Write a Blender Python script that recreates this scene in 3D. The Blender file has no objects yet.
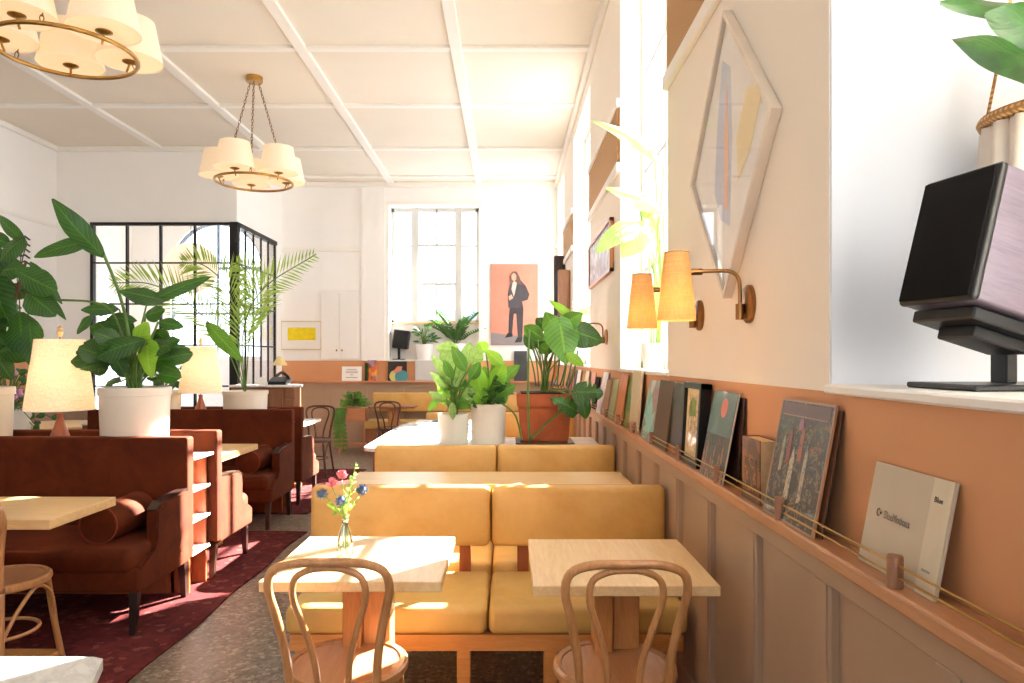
import bpy, bmesh, math, random
from mathutils import Vector, Matrix, Euler
PI = math.pi
V = Vector
random.seed(7)

# ------------------------------------------------------------------ camera, world, sun, exposure
scn = bpy.context.scene
COL = scn.collection
EYE = 1.45; F = 700.0; VX = 509.0; VY = 359.5
cd = bpy.data.cameras.new('camera'); cam = bpy.data.objects.new('camera', cd); COL.objects.link(cam)
cam.location = (0, 0, EYE); cam.rotation_euler = (PI/2, 0, 0)
cd.sensor_width = 36; cd.lens = F/1024*36
cd.shift_x = (512-VX)/1024; cd.shift_y = (VY-341.5)/1024
cd.clip_start = 0.05
scn.camera = cam
scn.view_settings.view_transform = 'Standard'
scn.view_settings.look = 'None'
scn.view_settings.gamma = 1
scn.view_settings.exposure = 0.6
scn.view_settings.use_curve_mapping = False
scn.cycles.max_bounces = 10
scn.cycles.diffuse_bounces = 6
scn.cycles.transparent_max_bounces = 12
scn.cycles.sample_clamp_indirect = 6
scn.cycles.use_denoising = True

world = bpy.data.worlds.new('daylight'); scn.world = world; world.use_nodes = True
bgn = world.node_tree.nodes['Background']
bgn.inputs[0].default_value = (0.80, 0.90, 1.0, 1); bgn.inputs[1].default_value = 3.7

sd = bpy.data.lights.new('sun', 'SUN'); sun = bpy.data.objects.new('sun', sd); COL.objects.link(sun)
sd.energy = 100; sd.angle = math.radians(0.6); sd.color = (1.0, 0.94, 0.86)
SUNV = V((1.0, 1.03, 0.89)).normalized()
sun.rotation_euler = SUNV.to_track_quat('Z', 'Y').to_euler()
sun.location = (8, 12, 9)

def portal(name, loc, rot, w, h):
    l = bpy.data.lights.new(name, 'AREA'); l.shape = 'RECTANGLE'; l.size = w; l.size_y = h
    l.cycles.is_portal = True
    o = bpy.data.objects.new(name, l); COL.objects.link(o); o.location = loc; o.rotation_euler = rot

# room dimensions (metres)
XR = 0.80; XL = -6.28; YF = 11.65; YL = 9.72; XC = -3.78; ZC = 4.40; YB = -5.0
WIN = [(0.15, 1.75, .62), (3.53, 5.02, .2), (6.91, 8.67, .2), (10.18, 11.45, .2)]
WZ0, WZ1 = 1.37, 4.16
for (a, b, d) in WIN:
    if d > .5: b = .95
    portal('window_daylight', (XR+d+.03, (a+b)/2, (WZ0+WZ1)/2), (0, PI/2, 0), WZ1-WZ0, b-a)
portal('window_daylight', (-1.24, YF+.33, 3.0), (-PI/2, 0, 0), 1.5, 1.95)
portal('window_daylight', (-2.9, YB-.02, 2.4), (PI/2, 0, 0), 3.4, 2.0)  # guides sky light through the added fill opening in the rear wall
portal('window_daylight', (-4.88, YF+.24, 2.6), (-PI/2, 0, 0), 1.6, 2.3)

# ------------------------------------------------------------------ colours and materials
def lin(c): return c/12.92 if c <= 0.04045 else ((c+0.055)/1.055)**2.4
def H(s):
    s = s.lstrip('#'); return tuple(lin(int(s[i:i+2], 16)/255) for i in (0, 2, 4)) + (1,)
def new(name):
    m = bpy.data.materials.new(name); m.use_nodes = True
    nt = m.node_tree; return m, nt, nt.nodes['Principled BSDF'], nt.nodes, nt.links
def setp(p, **k):
    for n, v in k.items():
        n = n.replace('_', ' ')
        if n in p.inputs: p.inputs[n].default_value = v
def coords(N, L, scale=(1, 1, 1), rot=(0, 0, 0), kind='Object'):
    t = N.new('ShaderNodeTexCoord'); mp = N.new('ShaderNodeMapping')
    mp.inputs['Scale'].default_value = scale; mp.inputs['Rotation'].default_value = rot
    L.new(t.outputs[kind], mp.inputs[0]); return mp.outputs[0]
def ramp(N, L, fac, stops, interp='LINEAR'):
    r = N.new('ShaderNodeValToRGB'); e = r.color_ramp.elements; r.color_ramp.interpolation = interp
    while len(e) < len(stops): e.new(0.5)
    for i, (p, c) in enumerate(stops): e[i].position = p; e[i].color = c
    L.new(fac, r.inputs[0]); return r.outputs[0]
def noise(N, L, co, scale, detail=4, rough=.6, dist=0):
    n = N.new('ShaderNodeTexNoise'); n.inputs['Scale'].default_value = scale; n.inputs['Detail'].default_value = detail
    n.inputs['Roughness'].default_value = rough; n.inputs['Distortion'].default_value = dist
    L.new(co, n.inputs['Vector']); return n
def bump(N, L, p, h, s=.2, d=.01):
    b = N.new('ShaderNodeBump'); b.inputs['Strength'].default_value = s; b.inputs['Distance'].default_value = d
    L.new(h, b.inputs['Height']); L.new(b.outputs[0], p.inputs['Normal'])
def mix(N, L, fac, a, b, blend='MIX'):
    m = N.new('ShaderNodeMix'); m.data_type = 'RGBA'; m.blend_type = blend
    for s, v in ((m.inputs[0], fac), (m.inputs[6], a), (m.inputs[7], b)):
        if hasattr(v, 'links') or isinstance(v, bpy.types.NodeSocket): L.new(v, s)
        else: s.default_value = v
    return m.outputs[2]
def scale_c(c, k): return (min(c[0]*k, 1), min(c[1]*k, 1), min(c[2]*k, 1), 1)

def plain(name, hexc, rough=.6, var=.06, sc=6, bmp=.05, metal=0, spec=.4, **kw):
    m, nt, p, N, L = new(name); c = H(hexc)
    n = noise(N, L, coords(N, L), sc)
    L.new(ramp(N, L, n.outputs[0], [(.3, scale_c(c, 1-var)), (.7, scale_c(c, 1+var))]), p.inputs['Base Color'])
    setp(p, Roughness=rough, Metallic=metal, Specular_IOR_Level=spec, **kw)
    if bmp: 
        n2 = noise(N, L, coords(N, L), sc*12); bump(N, L, p, n2.outputs[0], bmp, .004)
    return m
def wood(name, a, b, axis='X', sc=1.0, rough=.35, coat=.15):
    m, nt, p, N, L = new(name)
    s = {'X': (1.2, 14, 14), 'Y': (14, 1.2, 14), 'Z': (14, 14, 1.2)}[axis]
    co = coords(N, L, tuple(k*sc for k in s))
    n = noise(N, L, co, 2.2, 6, .6, 1.2)
    n2 = noise(N, L, coords(N, L, tuple(k*sc*5 for k in s)), 3, 3)
    c1 = ramp(N, L, n.outputs[0], [(.28, H(a)), (.72, H(b))])
    c2 = mix(N, L, .18, c1, ramp(N, L, n2.outputs[0], [(.4, scale_c(H(a), .75)), (.6, H(b))]))
    L.new(c2, p.inputs['Base Color']); setp(p, Roughness=rough, Coat_Weight=coat, Coat_Roughness=.25)
    bump(N, L, p, n2.outputs[0], .06, .003); return m
def velvet(name, a, b):
    m, nt, p, N, L = new(name)
    n = noise(N, L, coords(N, L), 5, 5, .65, .5)
    L.new(ramp(N, L, n.outputs[0], [(.3, H(a)), (.7, H(b))]), p.inputs['Base Color'])
    setp(p, Roughness=.85, Sheen_Weight=.1, Sheen_Roughness=.35, Sheen_Tint=H('#c8602a'), Specular_IOR_Level=.2)
    n2 = noise(N, L, coords(N, L), 180); bump(N, L, p, n2.outputs[0], .25, .002); return m
def leather(name, a, b):
    m, nt, p, N, L = new(name)
    n = noise(N, L, coords(N, L), 3.5, 5, .65, .4)
    L.new(ramp(N, L, n.outputs[0], [(.3, H(a)), (.72, H(b))]), p.inputs['Base Color'])
    setp(p, Roughness=.42, Specular_IOR_Level=.45)
    v = N.new('ShaderNodeTexVoronoi'); v.inputs['Scale'].default_value = 260; L.new(coords(N, L), v.inputs[0])
    n3 = noise(N, L, coords(N, L, (1, 1, 1)), 7, 3)
    ad = N.new('ShaderNodeMath'); ad.operation = 'MULTIPLY_ADD'; ad.inputs[1].default_value = 6; L.new(n3.outputs[0], ad.inputs[0]); L.new(v.outputs[0], ad.inputs[2])
    bump(N, L, p, ad.outputs[0], .22, .004); return m
def leafmat(name, a, b, trans='#9ccf3a', tw=.35, rough=.35, sc=9, vs=1.0):
    m, nt, p, N, L = new(name)
    n = noise(N, L, coords(N, L), sc, 4)
    c = ramp(N, L, n.outputs[0], [(.36, H(a)), (.64, H(b))])
    tc = N.new('ShaderNodeTexCoord'); sx = N.new('ShaderNodeSeparateXYZ'); L.new(tc.outputs['UV'], sx.inputs[0])
    def mth(op, a_, b_=None):
        q = N.new('ShaderNodeMath'); q.operation = op
        for s_, v_ in ((q.inputs[0], a_), (q.inputs[1], b_)):
            if v_ is None: continue
            if isinstance(v_, (int, float)): s_.default_value = v_
            else: L.new(v_, s_)
        return q.outputs[0]
    ax_ = mth('ABSOLUTE', mth('SUBTRACT', sx.outputs[0], .5))
    ph_ = mth('MULTIPLY', mth('SUBTRACT', sx.outputs[1], mth('MULTIPLY', ax_, .5)), 60.0)
    vein = mth('POWER', mth('ADD', mth('MULTIPLY', mth('SINE', ph_), .5), .5), 7.0)
    rib = mth('LESS_THAN', ax_, .035)
    vm = mth('MAXIMUM', mth('MULTIPLY', vein, .35*vs), mth('MULTIPLY', rib, .6*vs))
    c = mix(N, L, vm, c, H(trans))
    L.new(c, p.inputs['Base Color']); setp(p, Roughness=rough, Specular_IOR_Level=.5)
    bump(N, L, p, mth('MULTIPLY', vein, -1.0*vs), .5, .004)
    t = N.new('ShaderNodeBsdfTranslucent'); t.inputs[0].default_value = H(trans)
    ms = N.new('ShaderNodeMixShader'); ms.inputs[0].default_value = tw
    L.new(p.outputs[0], ms.inputs[1]); L.new(t.outputs[0], ms.inputs[2]); L.new(ms.outputs[0], N['Material Output'].inputs[0])
    return m
def glassmat(name, tint=(1, 1, 1, 1), refl=.04, rough=.02, k=.3):
    m, nt, p, N, L = new(name)
    t = N.new('ShaderNodeBsdfTransparent'); t.inputs[0].default_value = tint
    g = N.new('ShaderNodeBsdfGlossy'); g.inputs['Roughness'].default_value = rough
    lw = N.new('ShaderNodeLayerWeight'); lw.inputs[0].default_value = .25
    mm = N.new('ShaderNodeMath'); mm.operation = 'MULTIPLY_ADD'; mm.inputs[1].default_value = k; mm.inputs[2].default_value = refl
    L.new(lw.outputs['Fresnel'], mm.inputs[0])
    ms = N.new('ShaderNodeMixShader'); L.new(mm.outputs[0], ms.inputs[0]); L.new(t.outputs[0], ms.inputs[1]); L.new(g.outputs[0], ms.inputs[2])
    L.new(ms.outputs[0], N['Material Output'].inputs[0]); return m
def shademat(name, base, emit, strength, weave=True, trans=.5):
    m, nt, p, N, L = new(name)
    co = coords(N, L, (1, 1, 1))
    n1 = noise(N, L, coords(N, L, (3, 3, 90)), 5, 3); n2 = noise(N, L, coords(N, L, (70, 70, 4)), 5, 3)
    mu = N.new('ShaderNodeMath'); mu.operation = 'ADD'; L.new(n1.outputs[0], mu.inputs[0]); L.new(n2.outputs[0], mu.inputs[1])
    k = ramp(N, L, mu.outputs[0], [(.0, (.7, .7, .7, 1)), (1, (1, 1, 1, 1))]) if weave else None
    mr = N.new('ShaderNodeMapRange'); mr.inputs[1].default_value = .8; mr.inputs[2].default_value = 1.2; mr.inputs[3].default_value = .82 if weave else .97; mr.inputs[4].default_value = 1.08 if weave else 1.02
    L.new(mu.outputs[0], mr.inputs[0])
    bc = mix(N, L, 1.0, H(base), mr.outputs[0], 'MULTIPLY')
    L.new(bc, p.inputs['Base Color']); setp(p, Roughness=.9, Specular_IOR_Level=.1)
    ec = mix(N, L, 1.0, H(emit), mr.outputs[0], 'MULTIPLY')
    L.new(ec, p.inputs['Emission Color']); p.inputs['Emission Strength'].default_value = strength
    t = N.new('ShaderNodeBsdfTranslucent'); L.new(bc, t.inputs[0])
    ms = N.new('ShaderNodeMixShader'); ms.inputs[0].default_value = trans
    L.new(p.outputs[0], ms.inputs[1]); L.new(t.outputs[0], ms.inputs[2]); L.new(ms.outputs[0], N['Material Output'].inputs[0])
    return m
def artmat(name, cols, sc=14, rough=.4, detail=5, dist=.8, seed=0):
    """printed picture of soft blotches of colour"""
    m, nt, p, N, L = new(name)
    co = coords(N, L); ad = N.new('ShaderNodeVectorMath'); ad.operation = 'ADD'; ad.inputs[1].default_value = (seed, seed*2, 0); L.new(co, ad.inputs[0])
    v = N.new('ShaderNodeTexVoronoi'); v.inputs['Scale'].default_value = sc; v.feature = 'F1'
    n = noise(N, L, ad.outputs[0], sc*.4, 5, .6, .5)
    mv = mix(N, L, .12, ad.outputs[0], n.outputs[1]); L.new(mv, v.inputs[0])
    sp = N.new('ShaderNodeSeparateColor'); L.new(v.outputs['Color'], sp.inputs[0])
    stops = [(i/len(cols), H(c)) for i, c in enumerate(cols)]
    c = ramp(N, L, sp.outputs[0], stops, 'CONSTANT')
    n2 = noise(N, L, ad.outputs[0], sc*3, 4)
    c = mix(N, L, .35, c, ramp(N, L, n2.outputs[0], [(.35, H(cols[0])), (.65, H(cols[-1]))]))
    L.new(c, p.inputs['Base Color']); setp(p, Roughness=rough, Coat_Weight=.2); return m

M = {}
M['wall'] = plain('cream_plaster', '#f6eee1', .85, .015, 2, .04)
M['wallwhite'] = plain('white_plaster', '#faf8f5', .85, .012, 2, .04)
M['ceil'] = plain('ceiling_board', '#ece4d6', .9, .02, 1.5, .03)
M['batten'] = plain('white_batten_paint', '#f6f3ec', .6, .01, 3, 0)
M['strip'] = plain('terracotta_paint', '#cb9266', .6, .03, 3, .03)
M['ledge'] = wood('ledge_wood', '#a37150', '#c08b62', 'Y', 1, .45)
M['ledgefar'] = wood('far_ledge_wood', '#a96f4c', '#c68b63', 'X', 1, .45)
M['wains'] = plain('taupe_wainscot_paint', '#aa8f76', .5, .04, 2, .03)
M['winframe'] = plain('window_frame_paint', '#cfd0cc', .5, .02, 4, 0)
M['glass'] = glassmat('window_glass')
M['vaseglass'] = glassmat('vase_glass', (.93, .97, .95, 1), .16, k=.6)
M['black'] = plain('black_steel', '#1d1a18', .45, .1, 8, 0, .3)
M['plasticblack'] = plain('black_plastic', '#121214', .38, .1, 8, .03)
M['cloth_black'] = plain('speaker_cloth', '#0c0b0b', .9, .15, 60, .2, spec=.15)
M['walnut'] = wood('speaker_walnut', '#4c434e', '#655a68', 'Z', 2, .45, .05)
M['maple'] = wood('maple_wood', '#d6ab72', '#ecc993', 'X', 1, .32, .2)
M['maple2'] = wood('pale_maple_wood', '#dcb684', '#efd0a0', 'Y', 1, .35, .2)
M['oak'] = wood('bench_oak', '#b97c3f', '#d39a58', 'X', 1, .4)
M['oakz'] = wood('pedestal_wood', '#a86f3c', '#c68e55', 'Z', 1, .4)
M['beech'] = wood('bentwood_beech', '#9d6b40', '#bf8b5b', 'Z', .8, .32, .25)
M['beechseat'] = wood('bentwood_seat_ply', '#a8714a', '#c08a60', 'Y', .8, .3, .3)
M['darkwood'] = wood('dark_bentwood', '#3d2014', '#5b3220', 'Z', 1, .35)
M['legdark'] = wood('espresso_leg_wood', '#241410', '#3a211a', 'Z', 1, .35)
M['redwood'] = wood('reddish_cabinet_wood', '#7c3a1c', '#9c5430', 'Z', 1, .4)
M['brownwood'] = wood('brown_cabinet_wood', '#7d5137', '#9a6a4b', 'Z', 1, .45)
M['leather'] = leather('mustard_leather', '#c8974e', '#dcb26e')
M['leatherseat'] = leather('mustard_seat_leather', '#c4a058', '#d8b974')
M['velvet'] = velvet('rust_velvet', '#401403', '#602708')
M['piping'] = plain('velvet_piping', '#7d3016', .8, .05, 10, 0)
M['brass'] = plain('aged_brass', '#b08a4c', .32, .15, 20, .03, 1)
M['bronze'] = plain('antique_bronze', '#8f6a42', .35, .12, 18, .03, 1)
M['shade'] = shademat('linen_drum_shade', '#f6ecdc', '#ffe6c0', .17, False, .3)
M['diffuser'] = shademat('lit_shade_diffuser', '#f7ecd8', '#ffe2b0', .28, False, .2)
M['tableshade'] = shademat('table_lamp_shade', '#f6ecdc', '#ffdca8', .34, True, .45)
M['sconceshade'] = shademat('raffia_sconce_shade', '#e6bf84', '#ffc26e', .22, True, .4)
M['paperglobe'] = shademat('paper_globe', '#fbeede', '#ffe6cc', .25, False, .3)
M['pot'] = plain('ceramic_glaze_cream', '#e9e0d2', .28, .03, 3, .02)
M['potgrey'] = plain('ceramic_glaze_grey', '#dcd7c8', .35, .03, 3, .02)
M['terra'] = plain('terracotta_clay', '#a5532f', .8, .18, 7, .15)
M['soil'] = plain('potting_soil', '#2f2118', .95, .3, 60, .6)
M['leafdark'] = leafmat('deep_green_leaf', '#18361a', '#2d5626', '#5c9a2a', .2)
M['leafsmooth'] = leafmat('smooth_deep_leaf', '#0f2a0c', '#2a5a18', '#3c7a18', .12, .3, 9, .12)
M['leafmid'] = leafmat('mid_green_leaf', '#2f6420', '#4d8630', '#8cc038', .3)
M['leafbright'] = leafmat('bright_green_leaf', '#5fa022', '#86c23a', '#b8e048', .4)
M['leafpalm'] = leafmat('palm_leaf', '#5f8a38', '#93b552', '#c0d860', .35)
M['leafvar'] = leafmat('variegated_leaf', '#3f7a30', '#a3c274', '#b4d86a', .3, sc=26)
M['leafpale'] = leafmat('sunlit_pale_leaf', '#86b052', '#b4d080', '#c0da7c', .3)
M['stem'] = plain('green_stem', '#5a7a34', .5, .15, 14, 0)
M['stemwood'] = plain('woody_stem', '#5e452e', .8, .2, 16, .2)
M['white'] = plain('white_paint', '#f4f2ee', .45, .01, 3, 0)
M['paper'] = plain('cream_paper', '#cfc4b0', .7, .04, 8, .03)
M['ink'] = plain('dark_ink', '#3b3029', .7, .05, 9, 0)
M['greyink'] = plain('grey_ink', '#77736c', .7, .05, 9, 0)
M['outside'] = plain('outside_render', '#8f8580', .9, .1, .5, 0)
M['outsideblue'] = plain('outside_slate', '#7f8ea0', .9, .1, .5, 0)

def mk_marble():
    m, nt, p, N, L = new('white_marble')
    n = noise(N, L, coords(N, L), 1.6, 8, .65, 2.2)
    L.new(ramp(N, L, n.outputs[0], [(.40, H('#f1efec')), (.49, H('#dcd9d5')), (.53, H('#f1efec'))]), p.inputs['Base Color'])
    setp(p, Roughness=.22); return m
M['marble'] = mk_marble()
def mk_floor():
    m, nt, p, N, L = new('terrazzo_floor')
    v = N.new('ShaderNodeTexVoronoi'); v.inputs['Scale'].default_value = 55; L.new(coords(N, L), v.inputs[0])
    sp = N.new('ShaderNodeSeparateColor'); L.new(v.outputs['Color'], sp.inputs[0])
    c1 = ramp(N, L, sp.outputs[0], [(0, H('#5f5247')), (.35, H('#796a5c')), (.6, H('#8d7d6c')), (.85, H('#b1a18d')), (.95, H('#4a3f38'))], 'CONSTANT')
    n = noise(N, L, coords(N, L), 1.1, 4)
    c2 = mix(N, L, .3, c1, ramp(N, L, n.outputs[0], [(.3, H('#655648')), (.7, H('#8b7b6a'))]))
    L.new(c2, p.inputs['Base Color']); setp(p, Roughness=.34, Specular_IOR_Level=.5)
    bump(N, L, p, v.outputs[0], .08, .002); return m
M['floor'] = mk_floor()
def mk_rug():
    m, nt, p, N, L = new('red_persian_weave')
    co = coords(N, L)
    v = N.new('ShaderNodeTexVoronoi'); v.inputs['Scale'].default_value = 28; v.distance = 'MANHATTAN'; L.new(co, v.inputs[0])
    sp = N.new('ShaderNodeSeparateColor'); L.new(v.outputs['Color'], sp.inputs[0])
    c1 = ramp(N, L, sp.outputs[0], [(0, H('#4e1c1e')), (.4, H('#642828')), (.62, H('#331718')), (.8, H('#8a5248')), (.9, H('#5e2226')), (.95, H('#2b1c2c'))], 'CONSTANT')
    n = noise(N, L, coords(N, L, (1, 1, 1)), 3, 5)
    c2 = mix(N, L, .6, c1, ramp(N, L, n.outputs[0], [(.3, H('#40191b')), (.7, H('#6c302e'))]))
    L.new(c2, p.inputs['Base Color']); setp(p, Roughness=.95, Specular_IOR_Level=.1)
    n2 = noise(N, L, co, 160); bump(N, L, p, n2.outputs[0], .5, .004); return m
M['rug'] = mk_rug()
def mk_rattan():
    m, nt, p, N, L = new('woven_rattan')
    w = N.new('ShaderNodeTexWave'); w.inputs['Scale'].default_value = 26; w.bands_direction = 'Y'; w.inputs['Distortion'].default_value = 1.5; L.new(coords(N, L), w.inputs[0])
    w2 = N.new('ShaderNodeTexWave'); w2.inputs['Scale'].default_value = 26; w2.bands_direction = 'Z'; w2.inputs['Distortion'].default_value = 1.5; L.new(coords(N, L), w2.inputs[0])
    mm = N.new('ShaderNodeMath'); mm.operation = 'MULTIPLY'; L.new(w.outputs[1], mm.inputs[0]); L.new(w2.outputs[1], mm.inputs[1])
    L.new(ramp(N, L, mm.outputs[0], [(0, H('#94683a')), (.5, H('#c99a5e')), (1, H('#ddb680'))]), p.inputs['Base Color'])
    setp(p, Roughness=.7); bump(N, L, p, mm.outputs[0], .4, .004); return m
M['rattan'] = mk_rattan()

# ------------------------------------------------------------------ mesh builder
class MB:
    def __init__(s, off=(0, 0, 0)): s.bm = bmesh.new(); s.off = V(off)
    def box(s, lo, hi, bev=0, seg=2, mat=None):
        lo = V(lo); hi = V(hi); c = (lo+hi)/2; d = hi-lo
        mt = Matrix.Translation(c) @ Matrix.Diagonal((d.x, d.y, d.z, 1))
        tmp = bmesh.new(); bmesh.ops.create_cube(tmp, size=1, matrix=mt)
        if bev: bmesh.ops.bevel(tmp, geom=tmp.edges[:], offset=min(bev, min(abs(d.x), abs(d.y), abs(d.z))*.49), segments=seg, profile=.5, affect='EDGES')
        if mat is not None: tmp.transform(mat)
        s.add(tmp); return s
    def add(s, tmp):
        me = bpy.data.meshes.new('t'); tmp.to_mesh(me); tmp.free(); s.bm.from_mesh(me); bpy.data.meshes.remove(me)
    def tube(s, pts, r, n=8, cap=True, closed=False):
        pts = [V(p) for p in pts]; k = len(pts)
        rr = r if isinstance(r, (list, tuple)) else [r]*k
        rings = []; up = None
        for i, p in enumerate(pts):
            if closed: d = pts[(i+1) % k]-pts[i-1]
            else: d = pts[min(i+1, k-1)]-pts[max(i-1, 0)]
            d.normalize()
            if up is None:
                a = V((0, 0, 1)) if abs(d.z) < .9 else V((1, 0, 0))
                up = (a - d*a.dot(d)).normalized()
            else:
                up = up - d*up.dot(d)
                up = up.normalized() if up.length > 1e-5 else d.orthogonal().normalized()
            sd_ = d.cross(up)
            rings.append([s.bm.verts.new(p+(up*math.cos(2*PI*j/n)+sd_*math.sin(2*PI*j/n))*rr[i]) for j in range(n)])
        m_ = k if closed else k-1
        for i in range(m_):
            A = rings[i]; B = rings[(i+1) % k]
            for j in range(n): s.bm.faces.new((A[j], A[(j+1) % n], B[(j+1) % n], B[j]))
        if cap and not closed:
            s.bm.faces.new(rings[0][::-1]); s.bm.faces.new(rings[-1])
        return s
    def lathe(s, prof, c=(0, 0, 0), n=32, mat=None):
        c = V(c); rings = []; T = mat or Matrix.Identity(4)
        for (r, z) in prof:
            if r < 1e-6: rings.append([s.bm.verts.new(T @ (c+V((0, 0, z))))])
            else: rings.append([s.bm.verts.new(T @ (c+V((r*math.cos(2*PI*j/n), r*math.sin(2*PI*j/n), z)))) for j in range(n)])
        for A, B in zip(rings, rings[1:]):
            for j in range(n):
                if len(A) == 1 and len(B) == 1: continue
                if len(A) == 1: s.bm.faces.new((A[0], B[(j+1) % n], B[j]))
                elif len(B) == 1: s.bm.faces.new((A[j], A[(j+1) % n], B[0]))
                else: s.bm.faces.new((A[j], A[(j+1) % n], B[(j+1) % n], B[j]))
        return s
    def prism(s, poly, d, mat=None):
        """poly: list of 3D points; extruded by vector d"""
        T = mat or Matrix.Identity(4); d = V(d)
        a = [s.bm.verts.new(T @ V(p)) for p in poly]; b = [s.bm.verts.new(T @ (V(p)+d)) for p in poly]
        n = len(poly); s.bm.faces.new(a[::-1]); s.bm.faces.new(b)
        for i in range(n): s.bm.faces.new((a[i], a[(i+1) % n], b[(i+1) % n], b[i]))
        return s
    def ball(s, c, r, u=12, v=8, sc=(1, 1, 1)):
        tmp = bmesh.new(); bmesh.ops.create_uvsphere(tmp, u_segments=u, v_segments=v, radius=r)
        tmp.transform(Matrix.Translation(V(c)) @ Matrix.Diagonal((*sc, 1))); s.add(tmp); return s
    def leaf(s, a, b, w, n=None, kind='ovate', sag=.08, fold=.12, seg=10, wave=.04):
        a = V(a); b = V(b); d = b-a; Ln = d.length; d.normalize()
        n = V(n) if n is not None else V((0, -1, .35))
        n = n-d*n.dot(d)
        if n.length < 1e-3: n = d.orthogonal()
        n.normalize(); sd_ = d.cross(n); ph = random.uniform(0, 6)
        rows = []
        for i in range(seg+1):
            t = i/seg
            if kind == 'lance': p = math.sin(PI*min(1, t*.96+.02))**.75*(1-.35*t)
            elif kind == 'heart': p = (math.sin(PI*min(1, t**.55*.98+.01)))**.8
            elif kind == 'round': p = math.sqrt(max(0, 1-(2*t-1)**2))
            elif kind == 'fiddle': p = math.sin(PI*min(.985, t**1.25*.97+.015))**.6
            elif kind == 'monstera':
                p = (math.sin(PI*min(1, t**.55*.98+.01)))**.7
                if i % 3 == 2 and .15 < t < .92: p *= .45
            else: p = math.sin(PI*min(.99, t**.85*.98+.01))**.8
            p = max(p, .02)
            mid = a+(b-a)*t + n*(sag*Ln*4*t*(1-t))
            row = []
            for q in (-1, -.5, 0, .5, 1):
                pos = mid + sd_*(q*w/2*p) - n*(fold*w*abs(q)*p) + n*(wave*w*math.sin(ph+t*11+q*2)*abs(q))
                if kind == 'heart' or kind == 'monstera':
                    if t < .2: pos = pos - d*(abs(q)*w*.22*(1-t/.2))
                row.append(s.bm.verts.new(pos))
            rows.append(row)
        uv = s.bm.loops.layers.uv.verify()
        for i, (A, B) in enumerate(zip(rows, rows[1:])):
            for j in range(4):
                f_ = s.bm.faces.new((A[j], A[j+1], B[j+1], B[j]))
                for lp, c_ in zip(f_.loops, ((j/4, i/seg), ((j+1)/4, i/seg), ((j+1)/4, (i+1)/seg), (j/4, (i+1)/seg))): lp[uv].uv = c_
        return s
    def blade(s, a, b, w, n):
        a = V(a); b = V(b); d = (b-a); sd_ = d.cross(V(n)).normalized(); m = a+d*.4+V((0, 0, .02*d.length))
        v = [s.bm.verts.new(p) for p in (a, m-sd_*w/2, b, m+sd_*w/2)]
        s.bm.faces.new(v); return s

def curve(pts, n=24):
    """Catmull-Rom through points"""
    P_ = [V(p) for p in pts]; P_ = [P_[0]*2-P_[1]]+P_+[P_[-1]*2-P_[-2]]; out = []
    k = len(P_)-3
    for i in range(k):
        m_ = max(2, n//k)
        for j in range(m_):
            t = j/m_; a, b, c, d = P_[i:i+4]
            out.append(.5*((2*b)+(c-a)*t+(2*a-5*b+4*c-d)*t*t+(3*b-a-3*c+d)*t**3))
    out.append(P_[-2].copy()); return out

def finish(name, mb, mat, parent=None, smooth=False, loc=None, label=None):
    bm = mb.bm
    if mb.off.length: bmesh.ops.translate(bm, verts=bm.verts[:], vec=-mb.off)
    bmesh.ops.recalc_face_normals(bm, faces=bm.faces[:]) if not getattr(mb, 'noflip', False) else None
    me = bpy.data.meshes.new(name); bm.to_mesh(me); bm.free()
    me.materials.append(M[mat] if isinstance(mat, str) else mat)
    o = bpy.data.objects.new(name, me); COL.objects.link(o)
    if parent: o.parent = parent
    if loc is not None: o.location = loc
    if smooth:
        for p in me.polygons: p.use_smooth = True
        if smooth != 'all':
            for e in me.edges: pass
            try: me.set_sharp_from_angle(angle=math.radians(38))
            except Exception: pass
    if label: o['label'] = label
    return o
def thing(name, label, cat, loc=(0, 0, 0), rz=0, group=None, matrix=None):
    o = bpy.data.objects.new(name, None); COL.objects.link(o); o.empty_display_size = .05
    if matrix is not None: o.matrix_world = matrix
    else: o.location = loc; o.rotation_euler = (0, 0, rz)
    tag(o, label, cat, group); return o
def tag(o, label, cat, group=None, kind=None):
    o['label'] = label; o['category'] = cat
    if group: o['group'] = group
    if kind: o['kind'] = kind
    return o
def struct(name, mb, mat, parent=None, smooth=False):
    o = finish(name, mb, mat, parent, smooth)
    if not parent: o['kind'] = 'structure'
    return o
def copy_tree(o, loc=None, rz=None, label=None, group=None, parent=None):
    c = o.copy(); COL.objects.link(c); c.parent = parent
    if loc is not None: c.location = loc
    if rz is not None: c.rotation_euler = (0, 0, rz)
    if label: c['label'] = label
    if group: c['group'] = group
    for ch in list(o.children):
        if ch.type == 'LIGHT' or True: copy_tree(ch, parent=c)
    return c
def P(x, y, Y):
    """point of the place at distance Y along the aisle"""
    return V(((x-VX)*Y/F, Y, EYE+(VY-y)*Y/F))

# ------------------------------------------------------------------ THE ROOM
mb = MB(); mb.box((XL-.2, YB-.2, -.1), (1.6, 13.3, 0)); struct('floor', mb, 'floor')
mb = MB(); mb.box((XL-.2, YB-.2, ZC), (1.6, 13.3, ZC+.1)); struct('ceiling', mb, 'ceil')
# ceiling battens
mb = MB()
for x in (-.50, -1.96, -3.39, -4.85): mb.box((x-.055, YB, ZC-.035), (x+.055, YF if x > XC else YL, ZC+.001), .006, 1)
for y in (-3.9, -2.4, -.9, .6, 2.1, 3.6, 5.1, 6.61, 8.1, 9.75, 11.25): mb.box((XL if y < YL else XC, y-.045, ZC-.03), (XR, y+.045, ZC+.001), .006, 1)
struct('trim_1', mb, 'batten')
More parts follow.
